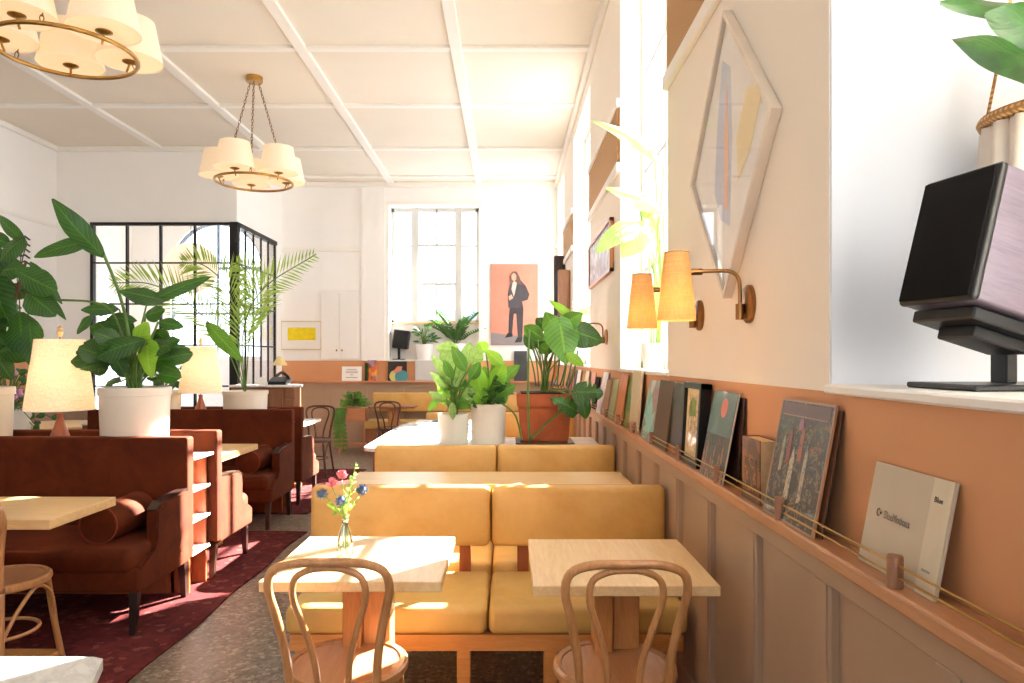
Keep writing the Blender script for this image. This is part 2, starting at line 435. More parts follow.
# cornice
mb = MB()
mb.box((XR-.05, YB, ZC-.09), (XR+.001, YF, ZC), .01, 1)
mb.box((XC, YF-.05, ZC-.09), (XR, YF+.001, ZC), .01, 1)
mb.box((XL, YL-.05, ZC-.07), (XC, YL+.001, ZC), .01, 1)
mb.box((XL-.001, YB, ZC-.07), (XL+.05, YL, ZC), .01, 1)
struct('trim_2', mb, 'batten')

# right wall: upper piers + heads (plaster), lower wall (terracotta strip)
mb = MB()
edges = [YB]
for a, b, d in WIN: edges += [a, b]
edges.append(YF+.2)
for i in range(0, len(edges), 2):
    mb.box((XR, edges[i], WZ0), (XR+.2, edges[i+1], ZC))
for a, b, d in WIN: mb.box((XR, a, WZ1), (XR+.2+(d-.2), b, ZC))
mb.box((XR+.6, .95, WZ0), (XR+.75, 1.74, ZC)); mb.box((XR+.2, -.05, WZ0), (XR+.7, .15, ZC))  # outer block added out of view, narrows the near window to dim its reveal
struct('wall_right', mb, 'wall')
mb = MB(); mb.box((XR+.003, 1.742, WZ0), (XR+.7, 1.95, ZC)); struct('trim_13', mb, plain('window_reveal_paint', '#dde4f0', .6, .01, 3, 0))
mb = MB(); mb.box((XR, YB, .98), (XR+.2, YF, WZ0)); mb.box((XR+.2, -.05, 0), (XR+.7, 1.95, WZ0-.01)); struct('wall_right_lower', mb, 'strip')
# wainscot right with panels
mb = MB(); x0 = .735
mb.box((x0+.02, YB, 0), (XR+.2, YF, .99))
mb.box((x0, YB, .93), (x0+.03, YF, .99), .003, 1); mb.box((x0, YB, 0), (x0+.03, YF, .14), .003, 1)
y = 1.165-.48*12
while y < YF:
    mb.box((x0, y-.045, .14), (x0+.03, y+.045, .93), .003, 1)
    mb.box((x0-.004, y-.030, .14), (x0+.0, y-.026, .93))
    y += .48
struct('trim_3', mb, 'wains')
mb = MB(); mb.box((.712, YB, .985), (XR, YF, 1.02), .006, 2); struct('trim_4', mb, 'ledge')
# sills
mb = MB()
for a, b, d in WIN: mb.box((XR-.015, a-.04 if d < .5 else a-.2, WZ0-.005), (XR+d+.04, b+.04 if d < .5 else b, WZ0+.018), .005, 1)
struct('trim_5', mb, 'white')
# picture rail + reveals on right wall piers, and woven frieze panels
mb = MB()
for i in range(0, len(edges), 2):
    a, b = max(edges[i], -5), min(edges[i+1], YF)
    mb.box((XR-.03, a+.005, 2.80), (XR+.001, b-.005, 2.87), .006, 1)
    mb.box((XR-.03, a+.005, 3.27), (XR+.001, b-.005, 3.33), .006, 1)
struct('trim_6', mb, 'batten')
pls = ['woven rattan wall panel high above the diamond artwork', 'woven rattan wall panel high above the brown framed picture', 'narrow woven rattan wall panel between the two farthest side windows']
for (a, b), lb in zip(((1.95, 3.48), (5.07, 6.86), (8.72, 10.13)), pls):
    mb = MB((0, (a+b)/2, 2.87)); mb.box((XR-.018, a, 2.87), (XR-.001, b, 3.27), .003, 1)
    o = finish('rattan_panel', mb, 'rattan', loc=(0, (a+b)/2, 2.87)); tag(o, lb, 'wall panel', 'rattan frieze panels')
# right windows
def window(n, Y0, Y1, X, z0, z1, cols=2, rows=4):
    mb = MB(); t = .05
    mb.box((X, Y0, z0), (X+t, Y0+.05, z1)); mb.box((X, Y1-.05, z0), (X+t, Y1, z1)); mb.box((X, Y0, z1-.05), (X+t, Y1, z1)); mb.box((X, Y0, z0), (X+t, Y1, z0+.05))
    for i in range(1, cols): yy = Y0+(Y1-Y0)*i/cols; mb.box((X+.005, yy-.018, z0), (X+t-.005, yy+.018, z1))
    for i in range(1, rows): zz = z0+(z1-z0)*i/rows; mb.box((X+.01, Y0, zz-.014), (X+t-.01, Y1, zz+.014))
    o = struct('window_%d' % n, mb, 'white')
    g = MB(); g.box((X+.022, Y0+.05, z0+.05), (X+.026, Y1-.05, z1-.05)); finish('window_pane', g, 'glass', o)
for i, (a, b, d) in enumerate(WIN):
    window(i+1, a, b if d < .5 else .95, XR+d-.05, WZ0+.018, WZ1, 2, 4)

# far wall with its window
wx0, wx1 = -2.0, -.50; wz0, wz1 = 1.43, 4.02
mb = MB()
mb.box((XC-.1, YF, 1.43), (wx0, YF+.35, ZC)); mb.box((wx1, YF, 1.43), (1.2, YF+.35, ZC)); mb.box((wx0, YF, wz1), (wx1, YF+.35, ZC))
mb.box((wx0, YF+.26, 1.43), (wx1, YF+.35, 2.07))
mb.box((-2.45, YF-.04, 1.43), (wx0-.06, YF+.001, ZC))
struct('wall_back', mb, 'wallwhite')
mb = MB(); mb.box((XC-.1, YF, 1.08), (1.0, YF+.35, 1.43)); struct('wall_back_lower', mb, 'strip')
mb = MB(); mb.box((XC-.1, YF-.02, 0), (.76, YF+.3, 1.06))
x = XC+.1
while x < .7:
    mb.box((x, YF-.045, .12), (x+.08, YF-.015, 1.0), .003, 1); x += .62
mb.box((XC, YF-.045, 1.0), (.76, YF-.015, 1.06)); mb.box((XC, YF-.045, 0), (.76, YF-.015, .13))
struct('trim_7', mb, 'wains')
mb = MB(); mb.box((XC, YF-.10, 1.06), (.74, YF+.01, 1.095), .006, 1); struct('trim_8', mb, 'ledgefar')
mb = MB(); mb.box((wx0, YF-.02, 1.42), (wx1, YF+.3, 1.445), .004, 1); struct('trim_9', mb, 'white')
mb = MB()
mb.box((XC, YF-.03, 3.25), (-2.45, YF+.001, 3.31)); mb.box((.0, YF-.03, 3.25), (XR, YF+.001, 3.31))
mb.box((XL-.001, YB, 3.27), (XL+.02, YL, 3.31))
mb.box((wx0-.06, YF-.02, 1.43), (wx0, YF+.001, wz1+.06)); mb.box((wx1, YF-.02, 1.43), (wx1+.06, YF+.001, wz1+.06)); mb.box((wx0, YF-.02, wz1), (wx1, YF+.001, wz1+.06))
struct('trim_10', mb, 'batten')
# far window frame
mb = MB(); yy = YF+.26
def fx(px): return (px-VX)*yy/F
for a, b in ((-2.0, -1.95), (-.56, -.5)): mb.box((a, yy, 2.07), (b, yy+.05, wz1))
for a, b in ((-1.66, -1.54), (-.92, -.80)): mb.box((a, yy-.03, 2.07), (b, yy+.05, wz1), .005, 1)
mb.box((-1.245, yy, 2.07), (-1.215, yy+.04, wz1))
mb.box((wx0, yy, wz1-.06), (wx1, yy+.05, wz1)); mb.box((wx0, yy, 2.07), (wx1, yy+.05, 2.12))
for z in (2.72, 3.38):
    mb.box((wx0, yy+.005, z-.014), (-1.6, yy+.04, z+.014)); mb.box((-.86, yy+.005, z-.014), (wx1, yy+.04, z+.014))
    mb.box((-1.6, yy-.01, z-.01), (-.86, yy+.045, z+.035))
o = struct('window_6', mb, 'winframe')
g = MB(); g.box((wx0, yy+.018, 2.1), (wx1, yy+.022, wz1-.03)); finish('window_pane', g, 'glass', o)
g = MB(); g.box((wx0, yy-.05, 2.05), (wx1, yy+.01, 2.08), .004, 1); finish('window_stool', g, 'maple', o)
# building outside the far window
root = thing('house', 'pale building with purple grey wall and windows outside the far window', 'building', (-3, 24, 0))
mb = MB(); mb.box((-2.5, 0, -2), (9, 4, 3.15)); finish('wall', mb, 'outsideblue', root)
mb = MB(); mb.box((-2.7, -.2, 3.15), (9.2, 4.2, 3.35)); finish('roof', mb, 'white', root)
for xx in (-1.6, .1, 1.6, 3.2, 4.8):
    mb = MB(); mb.box((xx, -.05, 1.3), (xx+.8, .02, 2.7)); finish('window', mb, 'outside', root)

# left wall, back-left wall, side wall of the glazed room
mb = MB(); mb.box((XL-.2, YB, 1.43), (XL, 13.2, ZC)); struct('wall_left', mb, 'wallwhite')
mb = MB(); mb.box((XL-.2, YB, 1.09), (XL, YL, 1.43)); struct('wall_left_lower', mb, 'strip')
gx0, gx1 = -5.78, XC; gz1 = 3.345; gy1 = 11.3
mb = MB()
mb.box((XL, YL, 1.43), (gx0, YL+.12, ZC)); mb.box((gx0, YL, gz1), (XC, YL+.12, ZC))
mb.box((XC-.12, YL+.12, gz1), (XC, YF, ZC)); mb.box((XC-.12, gy1, 0), (XC, YF, gz1))
struct('wall_inner', mb, 'wallwhite')
mb = MB(); mb.box((XL, YL, 1.09), (gx0-.03, YL+.12, 1.43)); struct('wall_inner_lower', mb, 'strip')
mb = MB(); mb.box((XL, YL-.02, 0), (gx0-.03, YL+.1, 1.07)); mb.box((XL, YB, 0), (XL+.03, YL, 1.07))
for k in range(30): mb.box((XL+.02, YB+.2+k*.5, .12), (XL+.05, YB+.28+k*.5, 1.0), .003, 1)
for xx in (XL+.1, XL+.34): mb.box((xx, YL-.045, .12), (xx+.07, YL-.015, 1.0))
struct('trim_11', mb, 'wains')
mb = MB(); mb.box((XL, YL-.09, 1.06), (gx0-.03, YL+.01, 1.09)); mb.box((XL-.01, YB, 1.06), (XL+.09, YL-.05, 1.09)); struct('trim_12', mb, 'ledgefar')
# wall behind the camera with an added wide opening, sized to let in fill light
mb = MB()
mb.box((XL, YB-.2, 0), (-4.6, YB, ZC)); mb.box((-1.2, YB-.2, 0), (XR+.2, YB, ZC)); mb.box((-4.6, YB-.2, 0), (-1.2, YB, 1.4)); mb.box((-4.6, YB-.2, 3.4), (-1.2, YB, ZC))
struct('wall_front', mb, 'wallwhite')
# glazed room: arch window in its back wall
mb = MB()
ax, ar, az = -4.88, .76, 2.98; YI = 11.66
mb.box((XL, YI, 0), (ax-ar, YI+.2, ZC)); mb.box((ax+ar, YI, 0), (XC-.1, YI+.2, ZC)); mb.box((ax-ar, YI, 0), (ax+ar, YI+.2, 1.5))
n = 20
for i in range(n):
    t0, t1 = PI*i/n, PI*(i+1)/n
    a = (ax+ar*math.cos(t0), az+ar*math.sin(t0)); b = (ax+ar*math.cos(t1), az+ar*math.sin(t1))
    mb.prism([(a[0], YI, a[1]), (b[0], YI, b[1]), (b[0], YI, ZC), (a[0], YI, ZC)], (0, .2, 0))
struct('wall_inner_back', mb, 'wallwhite')
mb = MB()
arc = [V((ax+ar*math.cos(PI*i/24), YI+.1, az+ar*math.sin(PI*i/24))) for i in range(25)]
mb.tube([V((ax+ar, YI+.1, 1.5))]+arc+[V((ax-ar, YI+.1, 1.5))], .045, 6)
mb.box((ax-.02, YI+.08, 1.5), (ax+.02, YI+.12, az+ar)); mb.box((ax-ar, YI+.08, az-.02), (ax+ar, YI+.12, az+.02)); mb.box((ax-ar, YI+.08, 2.2), (ax+ar, YI+.12, 2.24))
o = struct('window_7', mb, 'outsideblue')
g = MB(); g.prism([V((ax-ar, YI+.14, 1.5)), V((ax+ar, YI+.14, 1.5))]+[v+V((0, .04, 0)) for v in arc], (0, .005, 0)); finish('window_pane', g, 'glass', o)

# black steel grid screen
root = thing('glazed_partition', 'black steel grid screen with clear panes around the side room', 'glass partition', (XC, YL, 0))
mb = MB((XC, YL, 0))
xs = [gx0, -5.30, -4.835, -4.36]; zs = [2.79, 2.22, 1.65, 1.08, .5]
for x in xs: mb.box((x-.011, YL-.025, 0), (x+.011, YL+.03, gz1))
for z in zs: mb.box((gx0, YL-.02, z-.010), (XC, YL+.025, z+.010))
mb.box((gx0-.02, YL-.035, gz1-.035), (XC+.03, YL+.04, gz1+.005)); mb.box((gx0-.02, YL-.03, 0), (gx0+.02, YL+.04, gz1))
mb.box((gx0, YL-.03, 0), (XC, YL+.03, .12))
finish('front_grid', mb, 'black', root)
mb = MB((XC, YL, 0)); mb.box((XC-.09, YL-.04, 0), (XC+.03, YL+.04, gz1+.01), .004, 1); finish('corner_post', mb, 'black', root)
mb = MB((XC, YL, 0))
for k in range(1, 6): yy = YL+k*(gy1-YL)/5; mb.box((XC-.012, yy-.009 if k < 5 else yy-.03, 0), (XC+.012, yy+.009 if k < 5 else yy+.03, gz1))
for z in zs: mb.box((XC-.012, YL, z-.010), (XC+.012, gy1, z+.010))
mb.box((XC-.04, YL, gz1-.05), (XC+.03, gy1+.03, gz1+.01)); mb.box((XC-.03, YL, 0), (XC+.03, gy1, .12))
finish('side_grid', mb, 'black', root)
mb = MB((XC, YL, 0)); mb.box((gx0, YL+.0, .1), (XC-.1, YL+.006, gz1-.04)); finish('glass_pane', mb, 'glass', root)
mb = MB((XC, YL, 0)); mb.box((XC-.006, YL+.08, .1), (XC, gy1, gz1-.04)); finish('glass_pane', mb, 'glass', root)
# paper globe lamp inside
gc = P(191, 268, 10.8)
root = thing('globe_pendant', 'big round white paper globe lamp hanging inside the glazed room', 'lamp', gc)
mb = MB(); mb.ball((0, 0, 0), .385, 32, 20); finish('globe', mb, 'paperglobe', root, True)
mb = MB(); mb.tube([(0, 0, .4), (0, 0, ZC-gc.z)], .006, 6); finish('cord', mb, 'black', root)

# ------------------------------------------------------------------ RUGS
def rug(x0, y0, x1, y1, lb):
    mb = MB((x0, y0, 0)); nx, ny = 24, 40
    g = [[mb.bm.verts.new((x0+(x1-x0)*i/nx + .012*math.sin(j*.7+i*.2), y0+(y1-y0)*j/ny, .012+.004*math.sin(i*1.3+j*.9))) for j in range(ny+1)] for i in range(nx+1)]
    for i in range(nx):
        for j in range(ny): mb.bm.faces.new((g[i][j], g[i+1][j], g[i+1][j+1], g[i][j+1]))
    r = bmesh.ops.extrude_face_region(mb.bm, geom=mb.bm.faces[:])
    for v in r['geom']:
        if isinstance(v, bmesh.types.BMVert): v.co.z = .001
    o = finish('rug', mb, 'rug', loc=(x0, y0, 0)); tag(o, lb, 'rug')
rug(-5.2, 1.2, -1.70, 5.87, 'dark red patterned rug under the nearest velvet booth')
rug(-5.0, 6.55, -1.88, 9.2, 'red rug in sunlight under the farther velvet booths')

# ------------------------------------------------------------------ BENTWOOD CHAIRS
def chair(loc, rz, label, group, wood_='beech', seat_='beechseat'):
    t = thing('bentwood_chair', label, 'chair', loc, rz, group)
    mb = MB(); mb.lathe([(0, .437), (.15, .437), (.178, .441), (.180, .452), (.150, .448), (0, .446)], (0, 0, 0), 40); finish('seat', mb, seat_, t, True)
    mb = MB(); mb.lathe([(.172, .425), (.196, .425), (.202, .436), (.200, .452), (.190, .460), (.176, .456), (.172, .448), (.172, .425)], (0, 0, 0), 40); finish('seat_rim', mb, wood_, t, True)
    # outer hoop
    h = [(-.13, -.175, .44), (-.14, -.195, .56), (-.162, -.215, .68), (-.180, -.232, .765), (-.165, -.245, .825), (-.10, -.25, .85), (0, -.252, .853), (.10, -.25, .85), (.165, -.245, .825), (.180, -.232, .765), (.162, -.215, .68), (.14, -.195, .56), (.13, -.175, .44)]
    mb = MB(); mb.tube(curve(h, 48), .0135, 10); finish('back_frame', mb, wood_, t, 'all')
    h = [(-.045, -.178, .44), (-.055, -.195, .55), (-.085, -.213, .66), (-.108, -.228, .74), (-.10, -.238, .80), (-.055, -.243, .828), (0, -.245, .834), (.055, -.243, .828), (.10, -.238, .80), (.108, -.228, .74), (.085, -.213, .66), (.055, -.195, .55), (.045, -.178, .44)]
    mb = MB(); mb.tube(curve(h, 48), .0105, 10); finish('inner_hoop', mb, wood_, t, 'all')
    for s in (-1, 1):
        mb = MB(); mb.tube(curve([(s*.13, -.172, .45), (s*.145, -.195, .25), (s*.175, -.235, 0)], 12), [.0135]*5+[.012]*20 if 0 else .0125, 10); finish('leg', mb, wood_, t, 'all')
        mb = MB(); mb.tube(curve([(s*.13, .125, .43), (s*.15, .145, .22), (s*.175, .172, 0)], 12), .0145, 10); finish('leg', mb, wood_, t, 'all')
        # side brace arcs
        mb = MB(); mb.tube(curve([(s*.155, .15, .22), (s*.165, .10, .35), (s*.17, 0, .415), (s*.16, -.10, .35), (s*.145, -.19, .24)], 20), .009, 8); finish('brace', mb, wood_, t, 'all')
    mb = MB(); mb.tube([V((.155*math.cos(a), .155*math.sin(a)-.01, .215)) for a in [2*PI*i/32 for i in range(32)]], .009, 8, closed=True); finish('leg_ring', mb, wood_, t, 'all')
    return t
G = 'light bentwood chairs at the wooden tables'
c0 = chair((-.535, 2.31, 0), 0, 'light bentwood chair at the table holding the flower vase', G)
copy_tree(c0, (.345, 2.29, 0), 0, 'light bentwood chair at the table against the panelled wall', G)
copy_tree(c0, (-2.325, 3.20, 0), 0, 'light bentwood chair cut by the left edge beside the velvet booth table', G)
copy_tree(c0, (-.95, 8.55, 0), 1.9, 'light bentwood chair behind the white marble counter', G)
d0 = chair((-1.73, 10.2, 0), 0, 'dark brown bentwood chair at the far wall bench', 'dark bentwood chairs', 'darkwood', 'darkwood')
copy_tree(d0, (-2.42, 8.75, 0), PI, 'dark brown bentwood chair behind the marble topped booth table', 'dark bentwood chairs')
copy_tree(d0, (-4.6, 8.45, 0), PI, 'dark bentwood chair behind the round wooden table', 'dark bentwood chairs')

# ------------------------------------------------------------------ TABLES
def table(x0, y0, x1, y1, label, group=None, top='maple2', th=.034, z=.745, ped='oakz'):
    cx, cy = (x0+x1)/2, (y0+y1)/2
    t = thing('table', label, 'table', (cx, cy, 0), 0, group)
    w, d = (x1-x0)/2, (y1-y0)/2
    mb = MB(); mb.box((-w, -d, z-th), (w, d, z), .004, 2); finish('tabletop', mb, top, t)
    mb = MB(); mb.box((-.075, -.07, .04), (-.012, .03, z-th), .003, 1); mb.box((-.008, -.04, .04), (.085, .07, z-th), .003, 1)
    finish('pedestal', mb, ped, t)
    mb = MB(); mb.box((-w*.75, -.04, 0), (w*.75, .04, .055), .004, 1); mb.box((-.04, -d*.75, .0), (.04, d*.75, .05), .004, 1); finish('foot', mb, ped, t)
    mb = MB(); mb.box((-w*.6, -.03, z-th-.03), (w*.6, .03, z-th)); finish('under_bracket', mb, ped, t)
    return t
table(-.795, 2.22, -.215, 2.79, 'pale wooden cafe table with the flower vase in sunlight', 'cafe tables')
table(.075, 2.18, .66, 2.75, 'pale wooden cafe table pushed against the panelled wall', 'cafe tables')
table(-.94, 3.93, .70, 4.40, 'long wooden table between the two mustard benches', None, 'maple')
table(-3.15, 3.08, -2.02, 3.60, 'thick light wooden table at the nearest velvet booth', 'booth tables', 'maple', .045)
table(-3.2, 5.02, -2.10, 5.86, 'light wooden table between the middle velvet booths', 'booth tables', 'maple', .045)
table(-3.1, 7.45, -2.24, 8.35, 'white marble topped table at the farthest velvet booth', 'booth tables', 'marble', .03)
table(-2.12, 10.5, -1.42, 10.95, 'small dark edged table at the far wall bench', None, 'brownwood', .03)
# round table at left
t = thing('round_table', 'round light wooden table behind the left table lamp', 'table', (-5.0, 7.65, 0))
mb = MB(); mb.lathe([(0, .712), (.50, .712), (.51, .72), (.51, .74), (.50, .745), (0, .745)], n=48); finish('tabletop', mb, 'maple', t, True)
mb = MB(); mb.lathe([(0, 0), (.24, 0), (.24, .02), (.05, .05), (.04, .3), (.04, .712), (0, .712)], n=24); finish('pedestal', mb, 'black', t, True)
# marble table corner at the near left
t = thing('marble_table', 'white marble tabletop corner at the bottom left edge', 'table', (-1.3, 1.35, 0))
mb = MB((-1.3, 1.35, 0))
pts = [(-2.2, 1.66), (-.985, 1.66), (-.957, 1.65), (-.945, 1.62), (-.83, 1.32), (-.7, 1.0), (-2.2, 1.0)]
mb.prism([(a, b, .72) for a, b in pts], (0, 0, .025)); finish('tabletop', mb, 'marble', t)
mb = MB((-1.3, 1.35, 0)); mb.lathe([(0, 0), (.25, 0), (.25, .02), (.04, .05), (.035, .72), (0, .72)], (-1.4, 1.33, 0), 24); finish('pedestal', mb, 'black', t, True)

# ------------------------------------------------------------------ MUSTARD BENCHES
def bench(yf, label, group, rear=True):
    t = thing('bench', label, 'bench', (-.1, yf, 0), 0, group)
    L_, R_ = -.80, .82       # local x of ends
    mid = .015
    for (a, b) in ((L_, mid-.004), (mid+.004, R_)):
        mb = MB(); mb.box((a, 0, .345), (b, .51, .455), .028, 4); finish('seat_cushion', mb, 'leatherseat', t, True)
        if rear: mb = MB(); mb.box((a, .64, .345), (b, 1.08, .455), .028, 4); finish('seat_cushion', mb, 'leatherseat', t, True)
        mb = MB(); mb.box((a-.04 if a < 0 else a, .50, .565), (b+.02 if b > .5 else b, .575, .850), .03, 4); finish('backrest', mb, 'leather', t, True)
    mb = MB(); mb.box((L_-.04, .576, .575), (R_+.02, .60, .845), .005, 1); finish('back_panel', mb, 'oak', t)
    mb = MB()
    mb.box((L_+.02, .01, .28), (R_-.02, .04, .345)); e_ = 1.07 if rear else .64; mb.box((L_+.02, e_-.03, .28), (R_-.02, e_, .345))
    mb.box((L_+.021, .041, .302), (L_+.05, e_-.031, .345)); mb.box((R_-.05, .041, .302), (R_-.021, e_-.031, .345)); mb.box((L_+.02, .5, .30), (R_-.02, .64, .345))
    finish('frame', mb, 'oak', t)
    for x in (-.76, -.11, .24, .72):
        for y in (.015, 1.015 if rear else .585):
            mb = MB(); mb.box((x, y, 0), (x+.055, y+.05, .345), .003, 1); finish('leg', mb, 'oak', t)
    for x in (-.62, -.14, .14, .60):
        mb = MB(); mb.box((x, .58, .3), (x+.055, .625, .6), .002, 1); finish('back_support', mb, 'redwood', t)
    return t
b0 = bench(2.80, 'mustard leather bench behind the flower vase table, nearest the camera', 'mustard benches')
bench(4.37, 'mustard leather bench just in front of the potted plants', 'mustard benches', False)
bench(7.4, 'tan leather bench glimpsed behind the potted plants on the counter', 'mustard benches', False)
t = thing('wall_bench', 'long tan bench along the far wall under the ledge', 'bench', (-.9, 11.2, 0))
mb = MB(); mb.box((-1.33, .25, .60), (1.3, .36, .905), .02, 3); finish('backrest', mb, 'leather', t, True)
mb = MB(); mb.box((-1.38, -.25, .36), (1.3, .25, .48), .02, 3); finish('seat_cushion', mb, 'leatherseat', t, True)
mb = MB(); mb.box((-1.36, -.2, 0), (1.28, .36, .36)); finish('base', mb, 'brownwood', t)

# ------------------------------------------------------------------ VELVET SETTEES
def settee(yb, rz, label, x=-2.0):
    """local: back panel along y 0..0.08, seat towards -y; aisle end at +x"""
    t = thing('velvet_settee', label, 'settee', (x-.93, yb, 0), rz, 'rust velvet settees')
    A = .95
    mb = MB(); mb.box((-A, -.09, .25), (A, 0, .985), .016, 3); finish('backrest', mb, 'velvet', t, True)
    mb = MB(); mb.box((-A, -.64, .235), (A, -.06, .36), .02, 3); mb.box((-A+.03, -.66, .33), (A-.03, -.06, .465), .05, 5); finish('seat', mb, 'velvet', t, True)
    for s in (-1, 1):
        prof = [(-.05, .24), (-.05, .675), (-.38, .655), (-.435, .625), (-.445, .56), (-.425, .47), (-.46, .41), (-.56, .39), (-.62, .36), (-.63, .30), (-.60, .24)]
        mb = MB(); x0_ = s*A-(.065 if s > 0 else 0); mb.prism([(x0_, a, b) for a, b in prof], (.065, 0, 0))
        bmesh.ops.bevel(mb.bm, geom=mb.bm.edges[:], offset=.008, segments=2, affect='EDGES')
        ar_ = finish('arm', mb, 'velvet', t, True)
        mb = MB(); mb.prism([(x0_+.004, -.05, .674), (x0_+.004, -.38, .654), (x0_+.004, -.44, .622), (x0_+.004, -.446, .630), (x0_+.004, -.384, .664), (x0_+.004, -.05, .685)], (.057, 0, 0)); finish('arm_cap', mb, 'legdark', ar_)
    for s in (-1, 1):
        for y, k in ((-.59, -.02), (-.06, .03)):
            mb = MB(); c = s*(A-.045); lo = [(c-.022, y-.022), (c+.022, y-.022), (c+.022, y+.022), (c-.022, y+.022)]
            b_ = [mb.bm.verts.new((p[0]*1+(c-p[0])*.35, p[1]+(y-p[1])*.35+k, 0.0)) for p in lo]; t_ = [mb.bm.verts.new((p[0], p[1], .25)) for p in lo]
            mb.bm.faces.new(b_[::-1]); mb.bm.faces.new(t_)
            for i in range(4): mb.bm.faces.new((b_[i], b_[(i+1) % 4], t_[(i+1) % 4], t_[i]))
            finish('leg', mb, 'legdark', t)
    return t
s0 = settee(4.27, 0, 'rust velvet settee nearest the camera facing the thick wooden table', -1.94)
copy_tree(s0, (-2.86, 4.58, 0), PI, 'sunlit rust velvet settee facing away behind the big cream pot')
copy_tree(s0, (-2.96, 6.57, 0), 0, 'rust velvet settee facing the camera in front of the palm pot')
copy_tree(s0, (-2.985, 6.87, 0), PI, 'farthest rust velvet settee facing away by the marble topped table')
# bolsters
def bolster(loc, label):
    t = thing('bolster_cushion', label, 'cushion', loc, 0, 'velvet bolster cushions')
    Rm = Matrix.Rotation(PI/2, 4, 'X')
    mb = MB(); mb.lathe([(0, -.21), (.04, -.212), (.092, -.205), (.1, -.19), (.102, 0), (.1, .19), (.092, .205), (.04, .212), (0, .21)], n=32, mat=Rm); finish('cover', mb, 'velvet', t, True)
    for y in (-.198, .198):
        mb = MB(); mb.tube([V((.101*math.cos(a), y, .101*math.sin(a))) for a in [2*PI*i/32 for i in range(32)]], .0045, 6, closed=True); finish('piping', mb, 'piping', t, 'all')
    return t
bo = bolster((-2.19, 3.93, .567), 'rust velvet bolster against the arm of the nearest settee')
copy_tree(bo, (-2.25, 6.23, .567), 0, 'rust velvet bolster against the arm of the settee below the palm')
# divider consoles
def console(y0, y1, x1, label):
    t = thing('divider_console', label, 'console', (x1-.95, y0, 0), 0, 'consoles between settee backs')
    w = .95; d = y1-y0
    mb = MB(); mb.box((-w, .01, 0), (w-.12, d-.01, .83)); mb.box((w-.12, .01, .0), (w-.02, .03, .83)); mb.box((w-.12, d-.03, 0), (w-.02, d-.01, .83)); mb.box((w-.13, .01, 0), (w-.11, d-.01, .83)); finish('cabinet', mb, 'redwood', t)
    mb = MB(); mb.box((-w-.01, 0, .83), (w+.02, d, .85), .004, 1); finish('marble_top', mb, 'marble', t)
    for z in (.24, .44, .63):
        mb = MB(); mb.box((w-.13, .012, z), (w+.0, d-.012, z+.016)); finish('shelf', mb, 'white', t)
    return t
console(4.285, 4.565, -1.945, 'narrow reddish wood console with white shelves carrying the left lamp')
console(6.585, 6.855, -2.12, 'narrow reddish wood console between the far settees carrying the palm')

# ------------------------------------------------------------------ LAMPS
def light_point(name, parent, loc, watts, col=(1, .78, .5), r=.03):
    l = bpy.data.lights.new(name, 'POINT'); l.energy = watts; l.color = col; l.shadow_soft_size = r
    o = bpy.data.objects.new(name, l); COL.objects.link(o); o.parent = parent; o.location = loc; return o
def table_lamp(loc, label):
    t = thing('table_lamp', label, 'lamp', loc, 0, 'turned wood table lamps on the consoles')
    mb = MB(); mb.lathe([(0, 0), (.054, 0), (.058, .01), (.058, .10), (.052, .125), (.036, .17), (.022, .215), (.017, .235), (.02, .26), (0, .26)], n=32); finish('base', mb, 'redwood', t, True)
    mb = MB(); mb.tube([(0, 0, .25), (0, 0, .76)], .006, 8); finish('stem', mb, 'brass', t)
    mb = MB(); mb.lathe([(.198, .28), (.140, .725), (.137, .725), (.195, .28), (.198, .28)], n=48); sh = finish('lamp_shade', mb, 'tableshade', t, True)
    mb = MB(); mb.tube([V((.197*math.cos(a), .197*math.sin(a), .282)) for a in [2*PI*i/40 for i in range(40)]], .003, 5, closed=True); finish('shade_rim', mb, 'white', sh, 'all')
    mb = MB(); mb.lathe([(0, .74), (.012, .745), (.02, .77), (.012, .79), (.017, .80), (0, .815)], n=16); finish('finial', mb, 'maple', t, True)
    mb = MB(); mb.ball((0, 0, .48), .03, 12, 8); finish('bulb', mb, 'diffuser', t, True)
    light_point('lamp_glow', t, (0, 0, .52), 2.2)
    return t
l0 = table_lamp((-2.835, 4.42, .851), 'lit lamp with cream cone shade beside the big cream plant pot, nearer one')
copy_tree(l0, (-2.96, 6.72, .851), 0, 'lit lamp with cream cone shade left of the palm pot, farther one')
# little yellow desk lamp on the host stand
p = P(282, 384, 9.55)
t = thing('desk_lamp', 'small desk lamp with pale yellow shade on the brown host stand', 'lamp', (p.x, p.y, 1.12))
mb = MB(); mb.lathe([(0, 0), (.05, 0), (.05, .012), (0, .015)]); finish('base', mb, 'brass', t, True)
mb = MB(); mb.tube(curve([(0, 0, .01), (.02, 0, .15), (.0, 0, .27), (-.03, 0, .34)], 16), .007, 8); finish('stem', mb, 'brass', t, 'all')
mb = MB(); mb.lathe([(.1, .25), (.03, .37), (.028, .37), (.098, .25), (.1, .25)], (-.03, 0, 0), 28); finish('lamp_shade', mb, plain('yellow_enamel', '#e5cf8e', .5), t, True)

